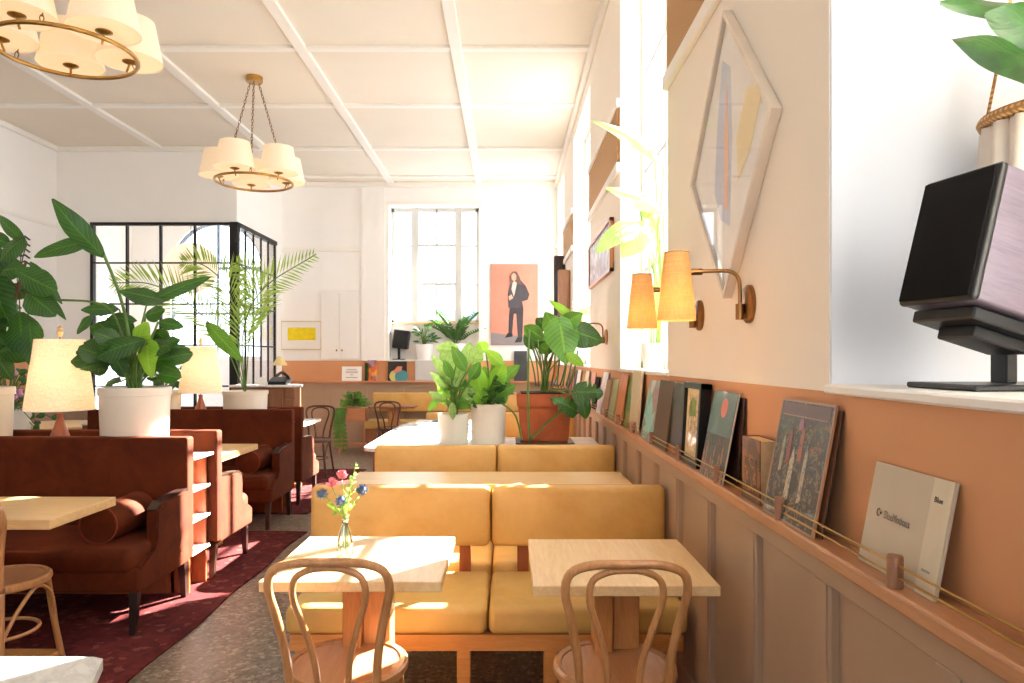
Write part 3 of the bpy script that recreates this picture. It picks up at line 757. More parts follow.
# wall sconces
def sconce(y, z, label):
    t = thing('wall_sconce', label, 'wall lamp', (XR, y, z), 0, 'brass wall sconces with raffia shades')
    Rm = Matrix.Rotation(-PI/2, 4, 'Y')
    mb = MB(); mb.lathe([(0, 0), (.055, 0), (.055, .012), (.048, .018), (.03, .022), (0, .022)], n=36, mat=Rm @ Matrix.Diagonal((1.15, 1, 1, 1))); finish('backplate', mb, 'bronze', t, True)
    mb = MB(); mb.tube([(-.018, 0, -.04), (-.03, 0, -.04)], .012, 10); mb.tube([(-.035, 0, -.052), (-.035, 0, .0)], .014, 12)
    mb.tube(curve([(-.035, 0, -.03), (-.035, 0, .05), (-.04, 0, .085), (-.06, 0, .105), (-.10, 0, .11), (-.235, 0, .105)], 30), .0065, 10)
    mb.tube([(-.16, 0, .107), (-.20, 0, .106)], .011, 10)
    finish('arm', mb, 'bronze', t, True)
    mb = MB(); mb.lathe([(.064, -.055), (.040, .17), (.0385, .17), (.0625, -.055), (.064, -.055)], (-.245, 0, 0), 36); sh = finish('lamp_shade', mb, 'sconceshade', t, True)
    mb = MB(); mb.tube([V((-.245+.0405*math.cos(a), .0405*math.sin(a), .170)) for a in [2*PI*i/30 for i in range(30)]], .0018, 5, closed=True); finish('shade_rim', mb, 'ledge', sh, 'all')
    mb = MB(); mb.tube([(-.245, 0, .05), (-.245, 0, .106)], .012, 10); mb.ball((-.245, 0, .03), .02, 12, 8); finish('bulb', mb, 'diffuser', t, True)
    light_point('sconce_glow', t, (-.245, 0, .02), 3, (1, .66, .32), .02)
    return t
w0 = sconce(2.32, 1.634, 'lit brass wall sconce nearest the camera, below the diamond artwork')
copy_tree(w0, (XR, 2.92, 1.634), 0, 'lit brass wall sconce beside the bright window, second from the camera')
copy_tree(w0, (XR, 5.71, 1.634), 0, 'lit brass wall sconce behind the terracotta planter leaves')
copy_tree(w0, (XR, 6.35, 1.634), 0, 'wall sconce half hidden just past the lit one behind the leaves')

# chandeliers
def chandelier(loc, rot, label):
    t = thing('chandelier', label, 'chandelier', loc, 0, 'brass ring chandeliers')
    zc = ZC-loc[2]
    mb = MB(); mb.tube([V((.385*math.cos(a), .385*math.sin(a), 0)) for a in [2*PI*i/64 for i in range(64)]], .013, 10, closed=True); finish('ring', mb, 'brass', t, 'all')
    mb = MB(); mb.lathe([(0, zc), (.085, zc), (.085, zc-.05), (.078, zc-.058), (0, zc-.058)], n=32); finish('canopy', mb, 'brass', t, True)
    for a in (-75, 165, 45):
        a = math.radians(a); p0 = V((.05*math.cos(a), .05*math.sin(a), zc-.06)); p1 = V((.385*math.cos(a), .385*math.sin(a), .012))
        d = p1-p0; n = int(d.length/.036); mb = MB(); dn = d.normalized(); o1 = dn.orthogonal().normalized(); o2 = dn.cross(o1)
        for i in range(n):
            c = p0+d*((i+.5)/n); o_ = o1 if i % 2 else o2
            mb.tube([c+dn*(.023*math.cos(q))+o_*(.010*math.sin(q)) for q in [2*PI*j/10 for j in range(10)]], .0032, 5, closed=True)
        finish('chain', mb, 'bronze', t, 'all')
    for k in range(5):
        a = math.radians(rot+72*k); c = V((.355*math.cos(a), .355*math.sin(a), -.022))
        r0, r1 = .195, .145
        mb = MB(); mb.lathe([(r0, .075), (r1, .335), (r1-.003, .335), (r0-.003, .078), (r0, .075)], c, 40); sh = finish('lamp_shade', mb, 'shade', t, True)
        mb = MB(); mb.lathe([(0, .082), (r0-.004, .082), (r0-.004, .086), (0, .086)], c, 40); finish('diffuser', mb, 'diffuser', sh, True)
        mb = MB(); mb.lathe([(0, .058), (.02, .06), (.046, .072), (.046, .076), (0, .078)], c, 20); mb.tube([c+V((-.02*math.cos(a), -.02*math.sin(a), .005)), c+V((0, 0, .06))], .007, 8); finish('cup', mb, 'brass', t, True)
    return t
chandelier((-2.66, 7.31, 3.30), -101, 'farther brass ring chandelier with cream drum shades, seen whole')
chandelier((-2.67, 4.22, 3.30), -98, 'nearer brass ring chandelier with cream drum shades cut by the frame')

# ------------------------------------------------------------------ LEDGE RAIL
root = thing('ledge_rail', 'twin brass rods on short wooden posts along the right wall ledge', 'rail', (.728, 1.32, 1.02))
y = -.92+.0
k = 0
yy = 1.32-.56*4
while yy < 11.3:
    mb = MB((.728, 1.32, 1.02)); mb.lathe([(0, 1.02), (.0145, 1.02), (.0145, 1.078), (.013, 1.081), (0, 1.081)], (.728, yy, 0), 20); finish('post', mb, 'brownwood', root, True)
    yy += .56
for z in (1.043, 1.064):
    mb = MB((.728, 1.32, 1.02)); mb.tube([(.728, -1, z), (.728, 11.4, z)], .0026, 8); finish('rod', mb, 'brass', root)

# ------------------------------------------------------------------ LEDGE ITEMS
def text_part(s, parent, size, x, y, mat, z=.0012, ax='CENTER', sx=1.0):
    cu = bpy.data.curves.new('lettering', 'FONT'); cu.body = s; cu.size = size; cu.align_x = ax; cu.align_y = 'CENTER'; cu.extrude = .0002; cu.resolution_u = 2
    o = bpy.data.objects.new('lettering', cu); COL.objects.link(o)
    dg = bpy.context.evaluated_depsgraph_get(); me = bpy.data.meshes.new_from_object(o.evaluated_get(dg)); bpy.data.objects.remove(o)
    me.name = 'lettering'; me.materials.clear(); me.materials.append(M[mat] if isinstance(mat, str) else mat)
    q = bpy.data.objects.new('lettering', me); COL.objects.link(q); q.parent = parent; q.location = (x, y, z); q.scale = (sx, 1, 1); return q
def lean_matrix(yc, h, t, z0=1.02, xt=.797, lean=.05, zrot=0):
    """stands on the right ledge, top edge against the wall"""
    a = math.asin(min(.9, lean/h)); xb = xt-math.sin(a)*h-t*math.cos(a)
    right = V((0, -1, 0)); up = V((math.sin(a), 0, math.cos(a))); nr = right.cross(up)
    m = Matrix((right, up, nr)).transposed().to_4x4(); m.translation = V((xb, yc, z0+.001+0*t)); 
    if zrot: m = m @ Matrix.Rotation(zrot, 4, 'Z')
    return m
def sleeve(yc, w, h, label, front, t=.004, lean=.045, xt=.797, side=None, name='record_sleeve', cat='record sleeve', group='sleeves and pictures on the right ledge', z0=1.02, mtx=None, extra=None):
    m = mtx if mtx is not None else lean_matrix(yc, h, t, z0, xt, lean)
    r = thing(name, label, cat, group=group, matrix=m)
    mb = MB(); mb.box((-w/2, 0, -t), (w/2, h, -.0006), .0008 if t < .01 else .002, 1); finish('board', mb, side or 'paper', r)
    mb = MB(); mb.box((-w/2+.0015, .0015, -.0006), (w/2-.0015, h-.0015, 0)); cov = finish('cover', mb, front, r)
    if extra: extra(r, cov)
    return r
# paper sleeve with lettering
mat_sl = plain('pale_sleeve_paper', '#c4b6a0', .6, .05, 5, .05)
def ex(r, cov):
    mb = MB(); mb.box((.075, .0, 0), (.134, .214, .0015)); finish('inner_flap', mb, plain('flap_paper', '#d6c9b0', .7), r)
    text_part('C•', r, .024, -.085, .112, 'ink', .002, sx=.8); text_part('BlueMotions', r, .023, -.020, .112, plain('faint_ink', '#85766a', .7), .002, sx=.8); text_part('Blue', r, .015, .10, .175, 'ink', .003)
    text_part('stereo', r, .010, .10, .045, 'greyink', .003)
sleeve(1.372, .272, .214, 'pale cream paper sleeve with small dark lettering, nearest whole one', mat_sl, .006, .04, extra=ex)
# big crowded print
art1 = artmat('crowd_collage', ['#1c211e', '#2c3a36', '#4a2c22', '#8a8068', '#2e3c3e', '#74382c', '#a07a48', '#1e1a18', '#3f4c4e', '#24302c'], 80, seed=1)
def ex(r, cov):
    mb = MB()
    w, h = .325, .325
    for a, b, c, d in ((-w/2, 0, w/2, .006), (-w/2, h-.006, w/2, h), (-w/2, 0, -w/2+.006, h), (w/2-.006, 0, w/2, h)): mb.box((a, b, 0), (c, d, .001))
    mb.box((-w/2+.02, h-.045, 0), (w/2-.03, h-.041, .001)); finish('border', mb, plain('print_border', '#a58a78', .5), r)
    mb = MB(); mb.box((-w/2+.01, h-.04, 0), (w/2-.02, h-.01, .0008)); finish('title_band', mb, plain('print_band', '#6e5e60', .5), r)
    for (q, u, v_, wd, hh, c) in ((0, -.03, .05, .03, .15, '#b9ac92'), (1, .05, .06, .022, .16, '#a89c84'), (2, -.10, .12, .02, .11, '#9c9a80'), (3, -.06, .15, .022, .10, '#9a3c34'), (4, .01, .16, .026, .10, '#a2624a'), (5, -.01, .24, .03, .04, '#96677a')):
        mb = MB(); mb.prism([(u-wd/2, v_, 0), (u+wd/2, v_+.01, 0), (u+wd*.4, v_+hh*.8, 0), (u, v_+hh, 0), (u-wd*.4, v_+hh*.75, 0)], (.0, 0, .0012)); finish('painted_figure', mb, artmat('figure_paint', [c, '#5a4a40', c], 70, seed=q), cov)
sleeve(1.835, .325, .325, 'large dark crowded figure print leaning below the near window', art1, .006, .06, .790, side='ledge', name='record_sleeve', extra=ex)
sleeve(1.82, .31, .31, 'plain brown sleeve tucked behind the large dark crowded print', 'brownwood', .004, .052, .799, side='legdark')
# small thick book
r = thing('book', 'small thick brown book standing with its pages towards the camera', 'book', (.735, 2.13, 1.021), group=None)
mb = MB(); mb.box((.003, -.072, .003), (.052, .075, .187)); finish('pages', mb, plain('aged_pages', '#c9a87c', .8, .08, 60), r)
mb = MB(); mb.box((0, -.078, 0), (.003, .078, .19)); mb.box((.052, -.078, 0), (.055, .078, .19)); mb.box((0, .075, 0), (.055, .079, .19)); cv = finish('cover', mb, artmat('brown_book_cover', ['#4a2418', '#6a3420', '#321a14', '#7d4428'], 22, seed=4), r)
mb = MB(); mb.box((-.0012, -.05, .03), (0, .05, .13)); finish('cover_picture', mb, artmat('book_picture', ['#241612', '#c0622a', '#3a1c14', '#1d1410'], 55, seed=5), cv)
# teal crowd print
art2 = artmat('teal_crowd_print', ['#2f3a36', '#3f504d', '#20282a', '#74382a', '#4c5f60', '#2a2822'], 60, seed=2)
def ex(r, cov):
    mb = MB(); mb.box((-.138, .16, 0), (.138, .318, .0008)); sk = finish('sky_area', mb, artmat('blue_grey_sky', ['#566b70', '#647a80', '#4c6066'], 10, seed=3), r)
    mb = MB(); mb.lathe([(0, 0), (.035, 0), (.035, .0014), (0, .0014)], (.02, .26, 0), 24); finish('round_motif', mb, plain('pinkish_red_print', '#c07066', .5), sk, True)
    for q in range(9):
        u = -.12+q*.03; mb = MB(); hh = .1+.05*math.sin(q*2.1); mb.prism([(u-.012, .0, .0008), (u+.012, .0, .0008), (u+.009, hh*.8, .0008), (u, hh, .0008), (u-.009, hh*.8, .0008)], (0, 0, .0006)); finish('painted_figure', mb, artmat('print_figures', ['#7a3f2c', '#a86a46', '#3c2c24', '#8c7a62'], 60, seed=q), cov)
sleeve(2.52, .28, .318, 'blue grey print with a pink round motif, left of the small book', art2, .006, .06, .788, extra=ex)
sleeve(2.485, .27, .30, 'dark sleeve peeking out behind the blue grey print', 'legdark', .006, .03, .798, side='legdark')
# black framed picture
fr = thing('picture_frame', 'small picture in a deep black frame standing on the ledge', 'picture', matrix=lean_matrix(2.87, .335, .042, 1.02, .797, .02))
w, h = .27, .335
mb = MB(); mb.box((-w/2, 0, -.04), (-w/2+.025, h, .004), .002, 1); mb.box((w/2-.025, 0, -.04), (w/2, h, .004), .002, 1); mb.box((-w/2, 0, -.04), (w/2, .025, .004), .002, 1); mb.box((-w/2, h-.025, -.04), (w/2, h, .004), .002, 1); finish('frame', mb, 'plasticblack', fr)
mb = MB(); mb.box((-w/2+.02, .02, -.03), (w/2-.02, h-.02, -.01)); finish('mount', mb, plain('cream_mount', '#d9c49a', .7), fr)
mb = MB(); mb.box((-.075, .06, -.011), (.075, .285, -.008)); pc = finish('picture', mb, artmat('village_print', ['#c0a070', '#8a5a34', '#d8c29a', '#5c3a24', '#b58a5a', '#e0cfa8'], 60, seed=7), fr)
mb = MB(); mb.prism([(-.06, .19, -.0085), (.03, .20, -.0085), (.04, .26, -.0085), (-.02, .275, -.0085), (-.06, .25, -.0085)], (0, 0, .001)); finish('tree_motif', mb, artmat('tree_print', ['#6f8a2c', '#8aa83a', '#55701f'], 60, seed=8), pc)
# more sleeves receding
rows = [
 (3.16, .28, .325, 'dark empty looking sleeve right behind the black framed picture', 'legdark', .010, .03),
 (3.31, .30, .335, 'orange brown album sleeve edge beside the black framed picture', plain('orange_sleeve', '#b2652f', .6), .006, .05),
 (3.42, .30, .33, 'dark olive brown album sleeve left of the orange one', plain('olive_sleeve', '#5a4631', .7), .010, .045),
 (3.78, .30, .32, 'turquoise and pinkish red painted album sleeve', artmat('turquoise_red_print', ['#6aa8a8', '#7fbcb8', '#a8434a', '#cfc6bc', '#8c3844', '#9ad0cc'], 12, seed=11), .005, .055),
 (4.20, .28, .36, 'tall pale clear framed picture taller than its neighbours', plain('clear_frame', '#c9bba0', .4), .012, .03),
 (4.46, .30, .32, 'green and yellow landscape album sleeve', artmat('green_landscape_print', ['#6f8c5c', '#3f6a58', '#a8a45c', '#4c7a3c'], 14, seed=12), .005, .045),
 (4.72, .30, .33, 'orange album sleeve fading to white at the top', artmat('orange_white_print', ['#c06a30', '#c8763a', '#b86028'], 6, seed=13), .005, .05),
 (5.12, .28, .29, 'khaki green book shaped sleeve', plain('khaki_sleeve', '#9c986a', .7), .014, .05),
 (5.38, .28, .28, 'light brown sleeve next to the khaki one', plain('tan_sleeve', '#a5764e', .7), .008, .05),
 (5.68, .30, .335, 'white sleeve with lavender picture leaning far over', artmat('white_lavender_print', ['#e6e2e2', '#c9c6d6', '#efece8', '#b8b4c8'], 14, seed=14), .005, .075),
 (6.10, .28, .28, 'black sleeve past the white lavender one', 'cloth_black', .01, .04),
 (6.5, .30, .31, 'dusty pink sleeve just seen behind the monstera leaf', plain('pink_sleeve', '#c79a8c', .7), .006, .05),
 (6.9, .30, .32, 'cream sleeve behind the monstera stems', 'paper', .006, .05),
 (7.3, .30, .31, 'tan record sleeve behind the monstera stems', plain('tan_record', '#b48a5c', .7), .006, .05),
 (7.7, .30, .32, 'white record sleeve behind the monstera stems', 'white', .006, .05),
 (8.1, .30, .31, 'dark blue grey record sleeve behind the monstera stems', plain('navy_sleeve', '#3c4354', .6), .006, .05),
 (8.5, .30, .32, 'red brown record sleeve deep behind the monstera', plain('rust_sleeve', '#8e4a34', .6), .006, .05),
 (9.0, .30, .31, 'black record sleeve farthest along the right ledge', 'plasticblack', .006, .05)]
for k_, (yc, w, h, lb, mt, t_, ln) in enumerate(rows): sleeve(yc, w, h, lb, mt, t_, ln, .797 if k_ % 2 else .783, side=mt if not isinstance(mt, str) or mt != 'paper' else 'paper')
sleeve(.86, .31, .30, 'dark sleeve cut off at the right edge of the photo', 'legdark', .01, .04)

# ------------------------------------------------------------------ DIAMOND ARTWORK, PICTURES
cy, cz = 2.505, 2.184
right = V((0, -1, 0)); up = V((0, 0, 1)); nr = right.cross(up)
m = Matrix((right, up, nr)).transposed().to_4x4(); m.translation = V((XR-.035, cy, cz)); 
t = thing('diamond_artwork', 'large diamond shaped glazed artwork in a thin white frame', 'picture', matrix=m)
hw, hh = .462, .516
D = lambda k, z: [V((0, -hh*k, z)), V((hw*k, 0, z)), V((0, hh*k, z)), V((-hw*k, 0, z))]
mb = MB()
O0, I0, O1, I1 = D(1, 0), D(.955, 0), D(1, -.033), D(.955, -.012)
for i in range(4):
    j = (i+1) % 4
    vs = [mb.bm.verts.new(p) for p in (O0[i], O0[j], I0[j], I0[i])]; mb.bm.faces.new(vs)
    vs = [mb.bm.verts.new(p) for p in (O0[i], O0[j], O1[j], O1[i])]; mb.bm.faces.new(vs)
    vs = [mb.bm.verts.new(p) for p in (I0[i], I0[j], I1[j], I1[i])]; mb.bm.faces.new(vs)
bmesh.ops.remove_doubles(mb.bm, verts=mb.bm.verts[:], dist=1e-5)
finish('frame', mb, plain('whitewashed_frame', '#e3d7c8', .45), t)
mb = MB(); mb.prism(D(.955, -.030), (0, 0, .012)); pa = finish('paper', mb, plain('pale_paper', '#f6f1ea', .6), t)
def blot(pts, c, nm, z=0):
    mb = MB(); mb.prism([(a, b, -.0178+z) for a, b in pts], (0, 0, .0008)); finish(nm, mb, plain(nm, c, .6, .05, 12, 0), pa)
blot([(-.16, -.1), (-.08, -.22), (.02, -.26), (.05, .05), (.03, .3), (-.06, .36), (-.12, .15)], '#c5cadc', 'pale_blue_shape')
blot([(-.045, -.18), (.0, -.2), (.015, .02), (-.005, .28), (-.03, .1)], '#e9b795', 'peach_shape', .0012)
blot([(.12, -.12), (.24, -.05), (.36, .12), (.20, .16), (.10, .02)], '#ecd79c', 'pale_yellow_shape', .0012)
mb = MB(); mb.prism(D(.955, -.006), (0, 0, .002)); finish('glazing', mb, glassmat('picture_glass', (1, 1, 1, 1), .03, k=.15), t)
# brown framed picture on the second pier
m = m.copy(); m.translation = V((XR-.035, 6.05, 2.33))
t = thing('framed_picture', 'brown framed picture of grey and purple streaks high on the second pier', 'picture', matrix=m)
mb = MB(); w, h = .72, .205
mb.box((-w, -h, -.035), (-w+.03, h, 0)); mb.box((w-.03, -h, -.035), (w, h, 0)); mb.box((-w, -h, -.035), (w, -h+.025, 0)); mb.box((-w, h-.025, -.035), (w, h, 0)); finish('frame', mb, wood('picture_frame_wood', '#9c6038', '#b87a4c', 'X'), t)
mb = MB(); mb.box((-w+.02, -h+.02, -.03), (w-.02, h-.02, -.012)); finish('picture', mb, artmat('streaky_print', ['#a49daa', '#5f5866', '#c9c0be', '#7a6f80', '#8e7a60'], 16, seed=21), t)
# wooden hangings between the far windows
for yy_, z0_, z1_, mt, lb in ((10.0, 2.05, 2.93, 'legdark', 'tall narrow dark board hanging between the far side windows'), (9.15, 2.0, 2.62, 'brownwood', 'shorter narrow brown board hanging beside the tall dark one')):
    mb = MB((XR, yy_, z0_)); mb.box((XR-.16, yy_-.05, z0_), (XR-.002, yy_+.05, z1_), .02, 3); o = finish('wooden_hanging', mb, mt, loc=(XR, yy_, z0_), smooth=True); tag(o, lb, 'wall decoration')

# portrait canvas on the far wall
X0, X1, Z0, Z1 = -.30, .48, 1.69, 3.035
t = thing('portrait_canvas', 'tall salmon pink painting of a long haired person in a black suit', 'painting', ((X0+X1)/2, YF-.03, Z0))
mb = MB(); mb.box((-.39, 0, 0), (.39, .03, 1.345), .004, 1); cv = finish('canvas', mb, plain('salmon_paint', '#cf8672', .7, .06, 5, .05), t)
mb = MB(); mb.prism([(-.39, -.003, 0), (.39, -.003, 0), (.39, -.003, .11), (-.39, -.003, .21)], (0, .003, 0)); finish('painted_floor', mb, plain('painted_grey', '#8b8385', .7), cv)
def fig(pts, c, nm, d=.004):
    mb = MB(); mb.prism([(a, -d, b) for a, b in pts], (0, .003, 0)); finish(nm, mb, plain(nm, c, .7, .12, 14, 0), cv)
fig([(-.10, .16), (-.04, .16), (-.01, .52), (.03, .52), (.06, .10), (.13, .12), (.15, .60), (.12, .76), (-.06, .76), (-.09, .5)], '#3f3b3f', 'painted_trousers', .006)
fig([(-.16, .12), (-.03, .14), (-.03, .20), (-.11, .20)], '#2d292b', 'painted_shoe', .007); fig([(-.0, .04), (.12, .05), (.13, .12), (.05, .13)], '#2d292b', 'painted_shoe', .007)
fig([(-.10, .62), (-.11, .85), (-.07, 1.02), (-.01, 1.10), (.10, 1.08), (.19, .98), (.25, .84), (.22, .75), (.12, .72), (.12, .62)], '#4a464b', 'painted_jacket', .008)
fig([(-.05, .93), (-.02, 1.08), (.05, 1.08), (.02, .92), (-.01, .80)], '#c9b9b0', 'painted_shirt', .010)
fig([(-.07, 1.00), (-.08, 1.14), (-.03, 1.22), (.04, 1.22), (.09, 1.12), (.12, 1.0), (.06, 1.02), (.0, 1.06)], '#6d5346', 'painted_hair', .012)
fig([(-.045, 1.09), (-.05, 1.16), (-.01, 1.20), (.03, 1.16), (.03, 1.09), (-.005, 1.055)], '#cf9d86', 'painted_face', .014)
fig([(-.08, .74), (-.10, .80), (-.05, .84), (-.02, .78)], '#cf9d86', 'painted_hand', .012)
# yellow print
p0, p1 = P(281, 350, YF), P(322, 321, YF); cx = (p0.x+p1.x)/2
t = thing('framed_print', 'landscape white framed print with a bright yellow rectangle', 'picture', (cx, YF-.03, p0.z))
w = p1.x-p0.x; h = p1.z-p0.z
mb = MB(); mb.box((-w/2, 0, 0), (w/2, .03, .018)); mb.box((-w/2, 0, h-.018), (w/2, .03, h)); mb.box((-w/2, 0, 0), (-w/2+.018, .03, h)); mb.box((w/2-.018, 0, 0), (w/2, .03, h)); finish('frame', mb, plain('pale_gold_frame', '#d8c7a0', .5), t)
mb = MB(); mb.box((-w/2+.01, .01, .01), (w/2-.01, .029, h-.01)); mo = finish('mount', mb, 'white', t)
mb = MB(); mb.box((-w/2+.12, .006, .16), (w/2-.10, .012, h-.11)); finish('yellow_print', mb, plain('yellow_paint', '#ead21c', .6, .1, 12), mo)
# wall cupboard
p0, p1 = P(321, 360, YF), P(359, 292, YF)
t = thing('wall_cupboard', 'flush white two door cupboard beside the yellow print', 'cupboard', ((p0.x+p1.x)/2, YF-.02, p0.z))
w = p1.x-p0.x; h = p1.z-p0.z
mb = MB(); mb.box((-w/2-.02, .003, 0), (w/2+.02, .02, h+.03)); finish('body', mb, 'white', t)
for s in (-1, 1):
    mb = MB(); a, b = (-w/2+.008, -.006) if s < 0 else (.006, w/2-.008); mb.box((a, -.014, .02), (b, .004, h-.01), .003, 1); d = finish('door', mb, 'white', t)
    mb = MB(); mb.ball((s*.045, -.028, .16), .016, 12, 8); finish('knob', mb, 'bronze', d, True)
# zigzag hanging on left wall
mb = MB(); rr = .24
root = thing('striped_wall_plate', 'round black and white zigzag striped plate on the left wall', 'wall decoration', (XL+.002, 8.95, 2.85))
Rm = Matrix.Rotation(PI/2, 4, 'Y'); mb.lathe([(0, 0), (rr, 0), (rr, .02), (0, .03)], n=36, mat=Rm); finish('plate', mb, 'white', root, True)
mb = MB()
for k in range(5):
    z = -.16+k*.08
    q = [(.033, -.17+.085*i, z+(.03 if i % 2 else 0)) for i in range(5)]; mb.tube(q, .012, 5)
finish('stripes', mb, 'black', root)

# ------------------------------------------------------------------ POTS AND PLANTS
def potmesh(t, r, h, mat='pot', taper=.93, rim=True):
    mb = MB(); mb.lathe([(0, 0), (r*taper*.97, 0), (r*taper, .01), (r*.985, h*.86), (r*.985, h*.88), (r*1.03, h*.885), (r*1.03, h*.99), (r*1.01, h), (r*.95, h), (r*.93, h*.9), (0, h*.9)] if rim else
                        [(0, 0), (r*taper*.97, 0), (r*taper, .008), (r, h*.98), (r*.99, h), (r*.94, h), (r*.92, h*.9), (0, h*.9)], n=48); finish('pot', mb, mat, t, True)
    mb = MB(); mb.lathe([(0, h*.905), (r*.9, h*.905), (0, h*.93)], n=24); finish('soil', mb, 'soil', t, True)
def leaves_px(t, origin, specs, Y, mat, stemmat='stem', root_px=None, thick=.006, hook=0):
    """specs: (x0,y0,x1,y1,wpx,dY0,dY1,kind, stem?)"""
    lf = MB(origin); lf.noflip = True; st = MB(origin); any_st = False
    for sp in specs:
        x0, y0, x1, y1, wp, d0, d1, kind, stem = sp
        a = P(x0, y0, Y+d0); b = P(x1, y1, Y+d1)
        n = V((random.uniform(-.3, .3), -1, random.uniform(.1, .6)))
        lf.leaf(a, b, wp*(Y+(d0+d1)/2)/F, n, kind, sag=random.uniform(.03, .1), fold=random.uniform(.05, .18), seg=15 if kind == 'monstera' else 9)
        if stem:
            r0 = V(root_px) + V((random.uniform(-.03, .03), random.uniform(-.03, .03), 0))
            m_ = (r0+a)/2 + V(((a.x-r0.x)*.0-(a.x-r0.x)*.22, 0, abs(a.x-r0.x)*.15)); st.tube(curve([r0, m_, a], 12), [thick]*1+[thick*.9]*0 if 0 else thick, 6); any_st = True
    finish('foliage', lf, mat, t, True)
    if any_st: finish('stems', st, stemmat, t, 'all')
def bushy(t, base, n, spread, hgt, ll, lw, mat, kind='ovate', seed=1, stemmat='stem', droop=.3, thick=.004, zlo=.1, name='foliage'):
    rnd = random.Random(seed); st_ = random.getstate(); random.seed(seed)
    lf = MB(); lf.noflip = True; st = MB()
    base = V(base)
    for i in range(n):
        a = rnd.uniform(0, 2*PI); e = rnd.uniform(zlo, 1); rr_ = spread*rnd.uniform(.35, 1)*(1.15-e*.7)
        p = base+V((rr_*math.cos(a), rr_*math.sin(a), hgt*e))
        out = V((math.cos(a), math.sin(a), rnd.uniform(-droop, .6))).normalized(); L_ = ll*rnd.uniform(.7, 1.15)
        lf.leaf(p, p+out*L_, lw*rnd.uniform(.75, 1.15), V((out.x*.4+rnd.uniform(-.5, .5), out.y*.3-.8, .6)), kind, sag=rnd.uniform(.03, .12), fold=.12, seg=12 if kind == 'monstera' else 7)
        st.tube(curve([base+V((rnd.uniform(-.02, .02), rnd.uniform(-.02, .02), 0)), base*.5+p*.5+V((0, 0, hgt*.12)), p], 8), thick, 5)
    finish(name, lf, mat, t, True); finish('stems', st, stemmat, t, 'all'); random.setstate(st_)

# P1: big cream pot with bird-of-paradise and fiddle leaves
c = (-2.36, 4.42, .851); RT = (c[0], c[1], c[2]+.38)
t = thing('potted_plant', 'big ribbed cream pot with tall broad leaf plant on the near console', 'potted plant', c)
potmesh(t, .205, .425)
leaves_px(t, c, [(104, 257, 52, 199, 28, 0, -.1, 'lance', 0), (98, 240, 34, 257, 20, 0, .1, 'lance', 0), (147, 303, 211, 277, 18, 0, .05, 'lance', 1),
                 (165, 301, 119, 291, 19, 0, -.1, 'ovate', 0), (119, 309, 81, 310, 14, .05, 0, 'ovate', 1), (106, 318, 137, 321, 15, .05, 0, 'ovate', 0),
                 (93, 315, 77, 334, 12, 0, 0, 'ovate', 0), (98, 322, 112, 336, 24, .05, 0, 'round', 0)], 4.42, 'leafdark', root_px=RT)
mb = MB(c); mb.tube(curve([RT, P(128, 330, 4.4), P(118, 290, 4.42), P(104, 255, 4.42)], 24), .010, 8); mb.tube(curve([RT, P(127, 350, 4.4), P(112, 312, 4.42), P(92, 302, 4.42), P(60, 300, 4.42)], 24), .007, 8)
finish('tall_stem', mb, 'stem', t, 'all')
leaves_px(t, c, [(134, 352, 147, 322, 29, -.05, -.1, 'ovate', 1), (148, 343, 152, 378, 24, -.1, -.15, 'heart', 1)], 4.42, 'leafbright', root_px=RT, thick=.009)
leaves_px(t, c, [(145, 340, 97, 357, 25, -.15, -.2, 'fiddle', 1), (100, 350, 84, 342, 18, 0, 0, 'ovate', 1), (104, 352, 98, 376, 18, 0, 0, 'fiddle', 1), (112, 348, 124, 374, 18, -.1, -.12, 'fiddle', 1),
                 (145, 316, 165, 310, 20, .1, .1, 'ovate', 1), (158, 322, 184, 327, 13, .1, .1, 'ovate', 1), (155, 330, 170, 345, 16, .1, .1, 'ovate', 1), (152, 345, 182, 355, 16, .1, .1, 'ovate', 1),
                 (108, 362, 90, 372, 16, .05, 0, 'ovate', 1), (150, 360, 180, 372, 14, .1, .1, 'ovate', 1), (120, 345, 130, 318, 20, .1, .15, 'ovate', 1), (150, 352, 162, 335, 18, .1, .1, 'ovate', 1),
                 (128, 378, 122, 360, 18, .1, .1, 'ovate', 1), (104, 332, 90, 326, 16, .12, .1, 'ovate', 1), (140, 372, 158, 362, 18, .1, .1, 'ovate', 1)], 4.42, 'leafdark', root_px=RT, thick=.008)
bushy(t, (0, 0, .40), 20, .20, .36, .20, .13, 'leafdark', 'fiddle', 51, name='inner_foliage', thick=.006)
# P2: left edge pot with tree
c = (-3.37, 4.42, .851); RT = (c[0], c[1], c[2]+.38)
t = thing('potted_plant', 'cream pot cut by the left edge with dark ribbed leaves above the lamp', 'potted plant', c)
potmesh(t, .205, .425)
leaves_px(t, c, [(27, 244, -2, 215, 15, 0, .1, 'lance', 0), (24, 238, 0, 262, 22, 0, 0, 'ovate', 0), (30, 262, 62, 304, 14, 0, 0, 'lance', 0), (15, 270, 56, 291, 27, -.1, -.12, 'fiddle', 0),
                 (32, 296, 56, 316, 30, -.05, -.05, 'heart', 0), (-6, 272, 26, 268, 24, .05, 0, 'ovate', 0), (-6, 280, 14, 330, 34, 0, 0, 'heart', 0), (20, 312, 24, 352, 36, 0, -.1, 'fiddle', 0),
                 (30, 322, 36, 372, 26, -.05, -.1, 'lance', 0), (-10, 310, 4, 345, 26, 0, 0, 'heart', 0), (42, 290, 66, 320, 10, 0, 0, 'lance', 0), (-5, 250, -20, 290, 30, 0, .05, 'heart', 0), (-12, 235, 12, 246, 16, .1, .1, 'ovate', 0), (-4, 355, 12, 380, 18, 0, .05, 'ovate', 0)],
          4.42, 'leafdark')
mb = MB(c); mb.tube(curve([RT, P(-5, 340, 4.42), P(8, 320, 4.42), P(26, 262, 4.42)], 20), .008, 8)
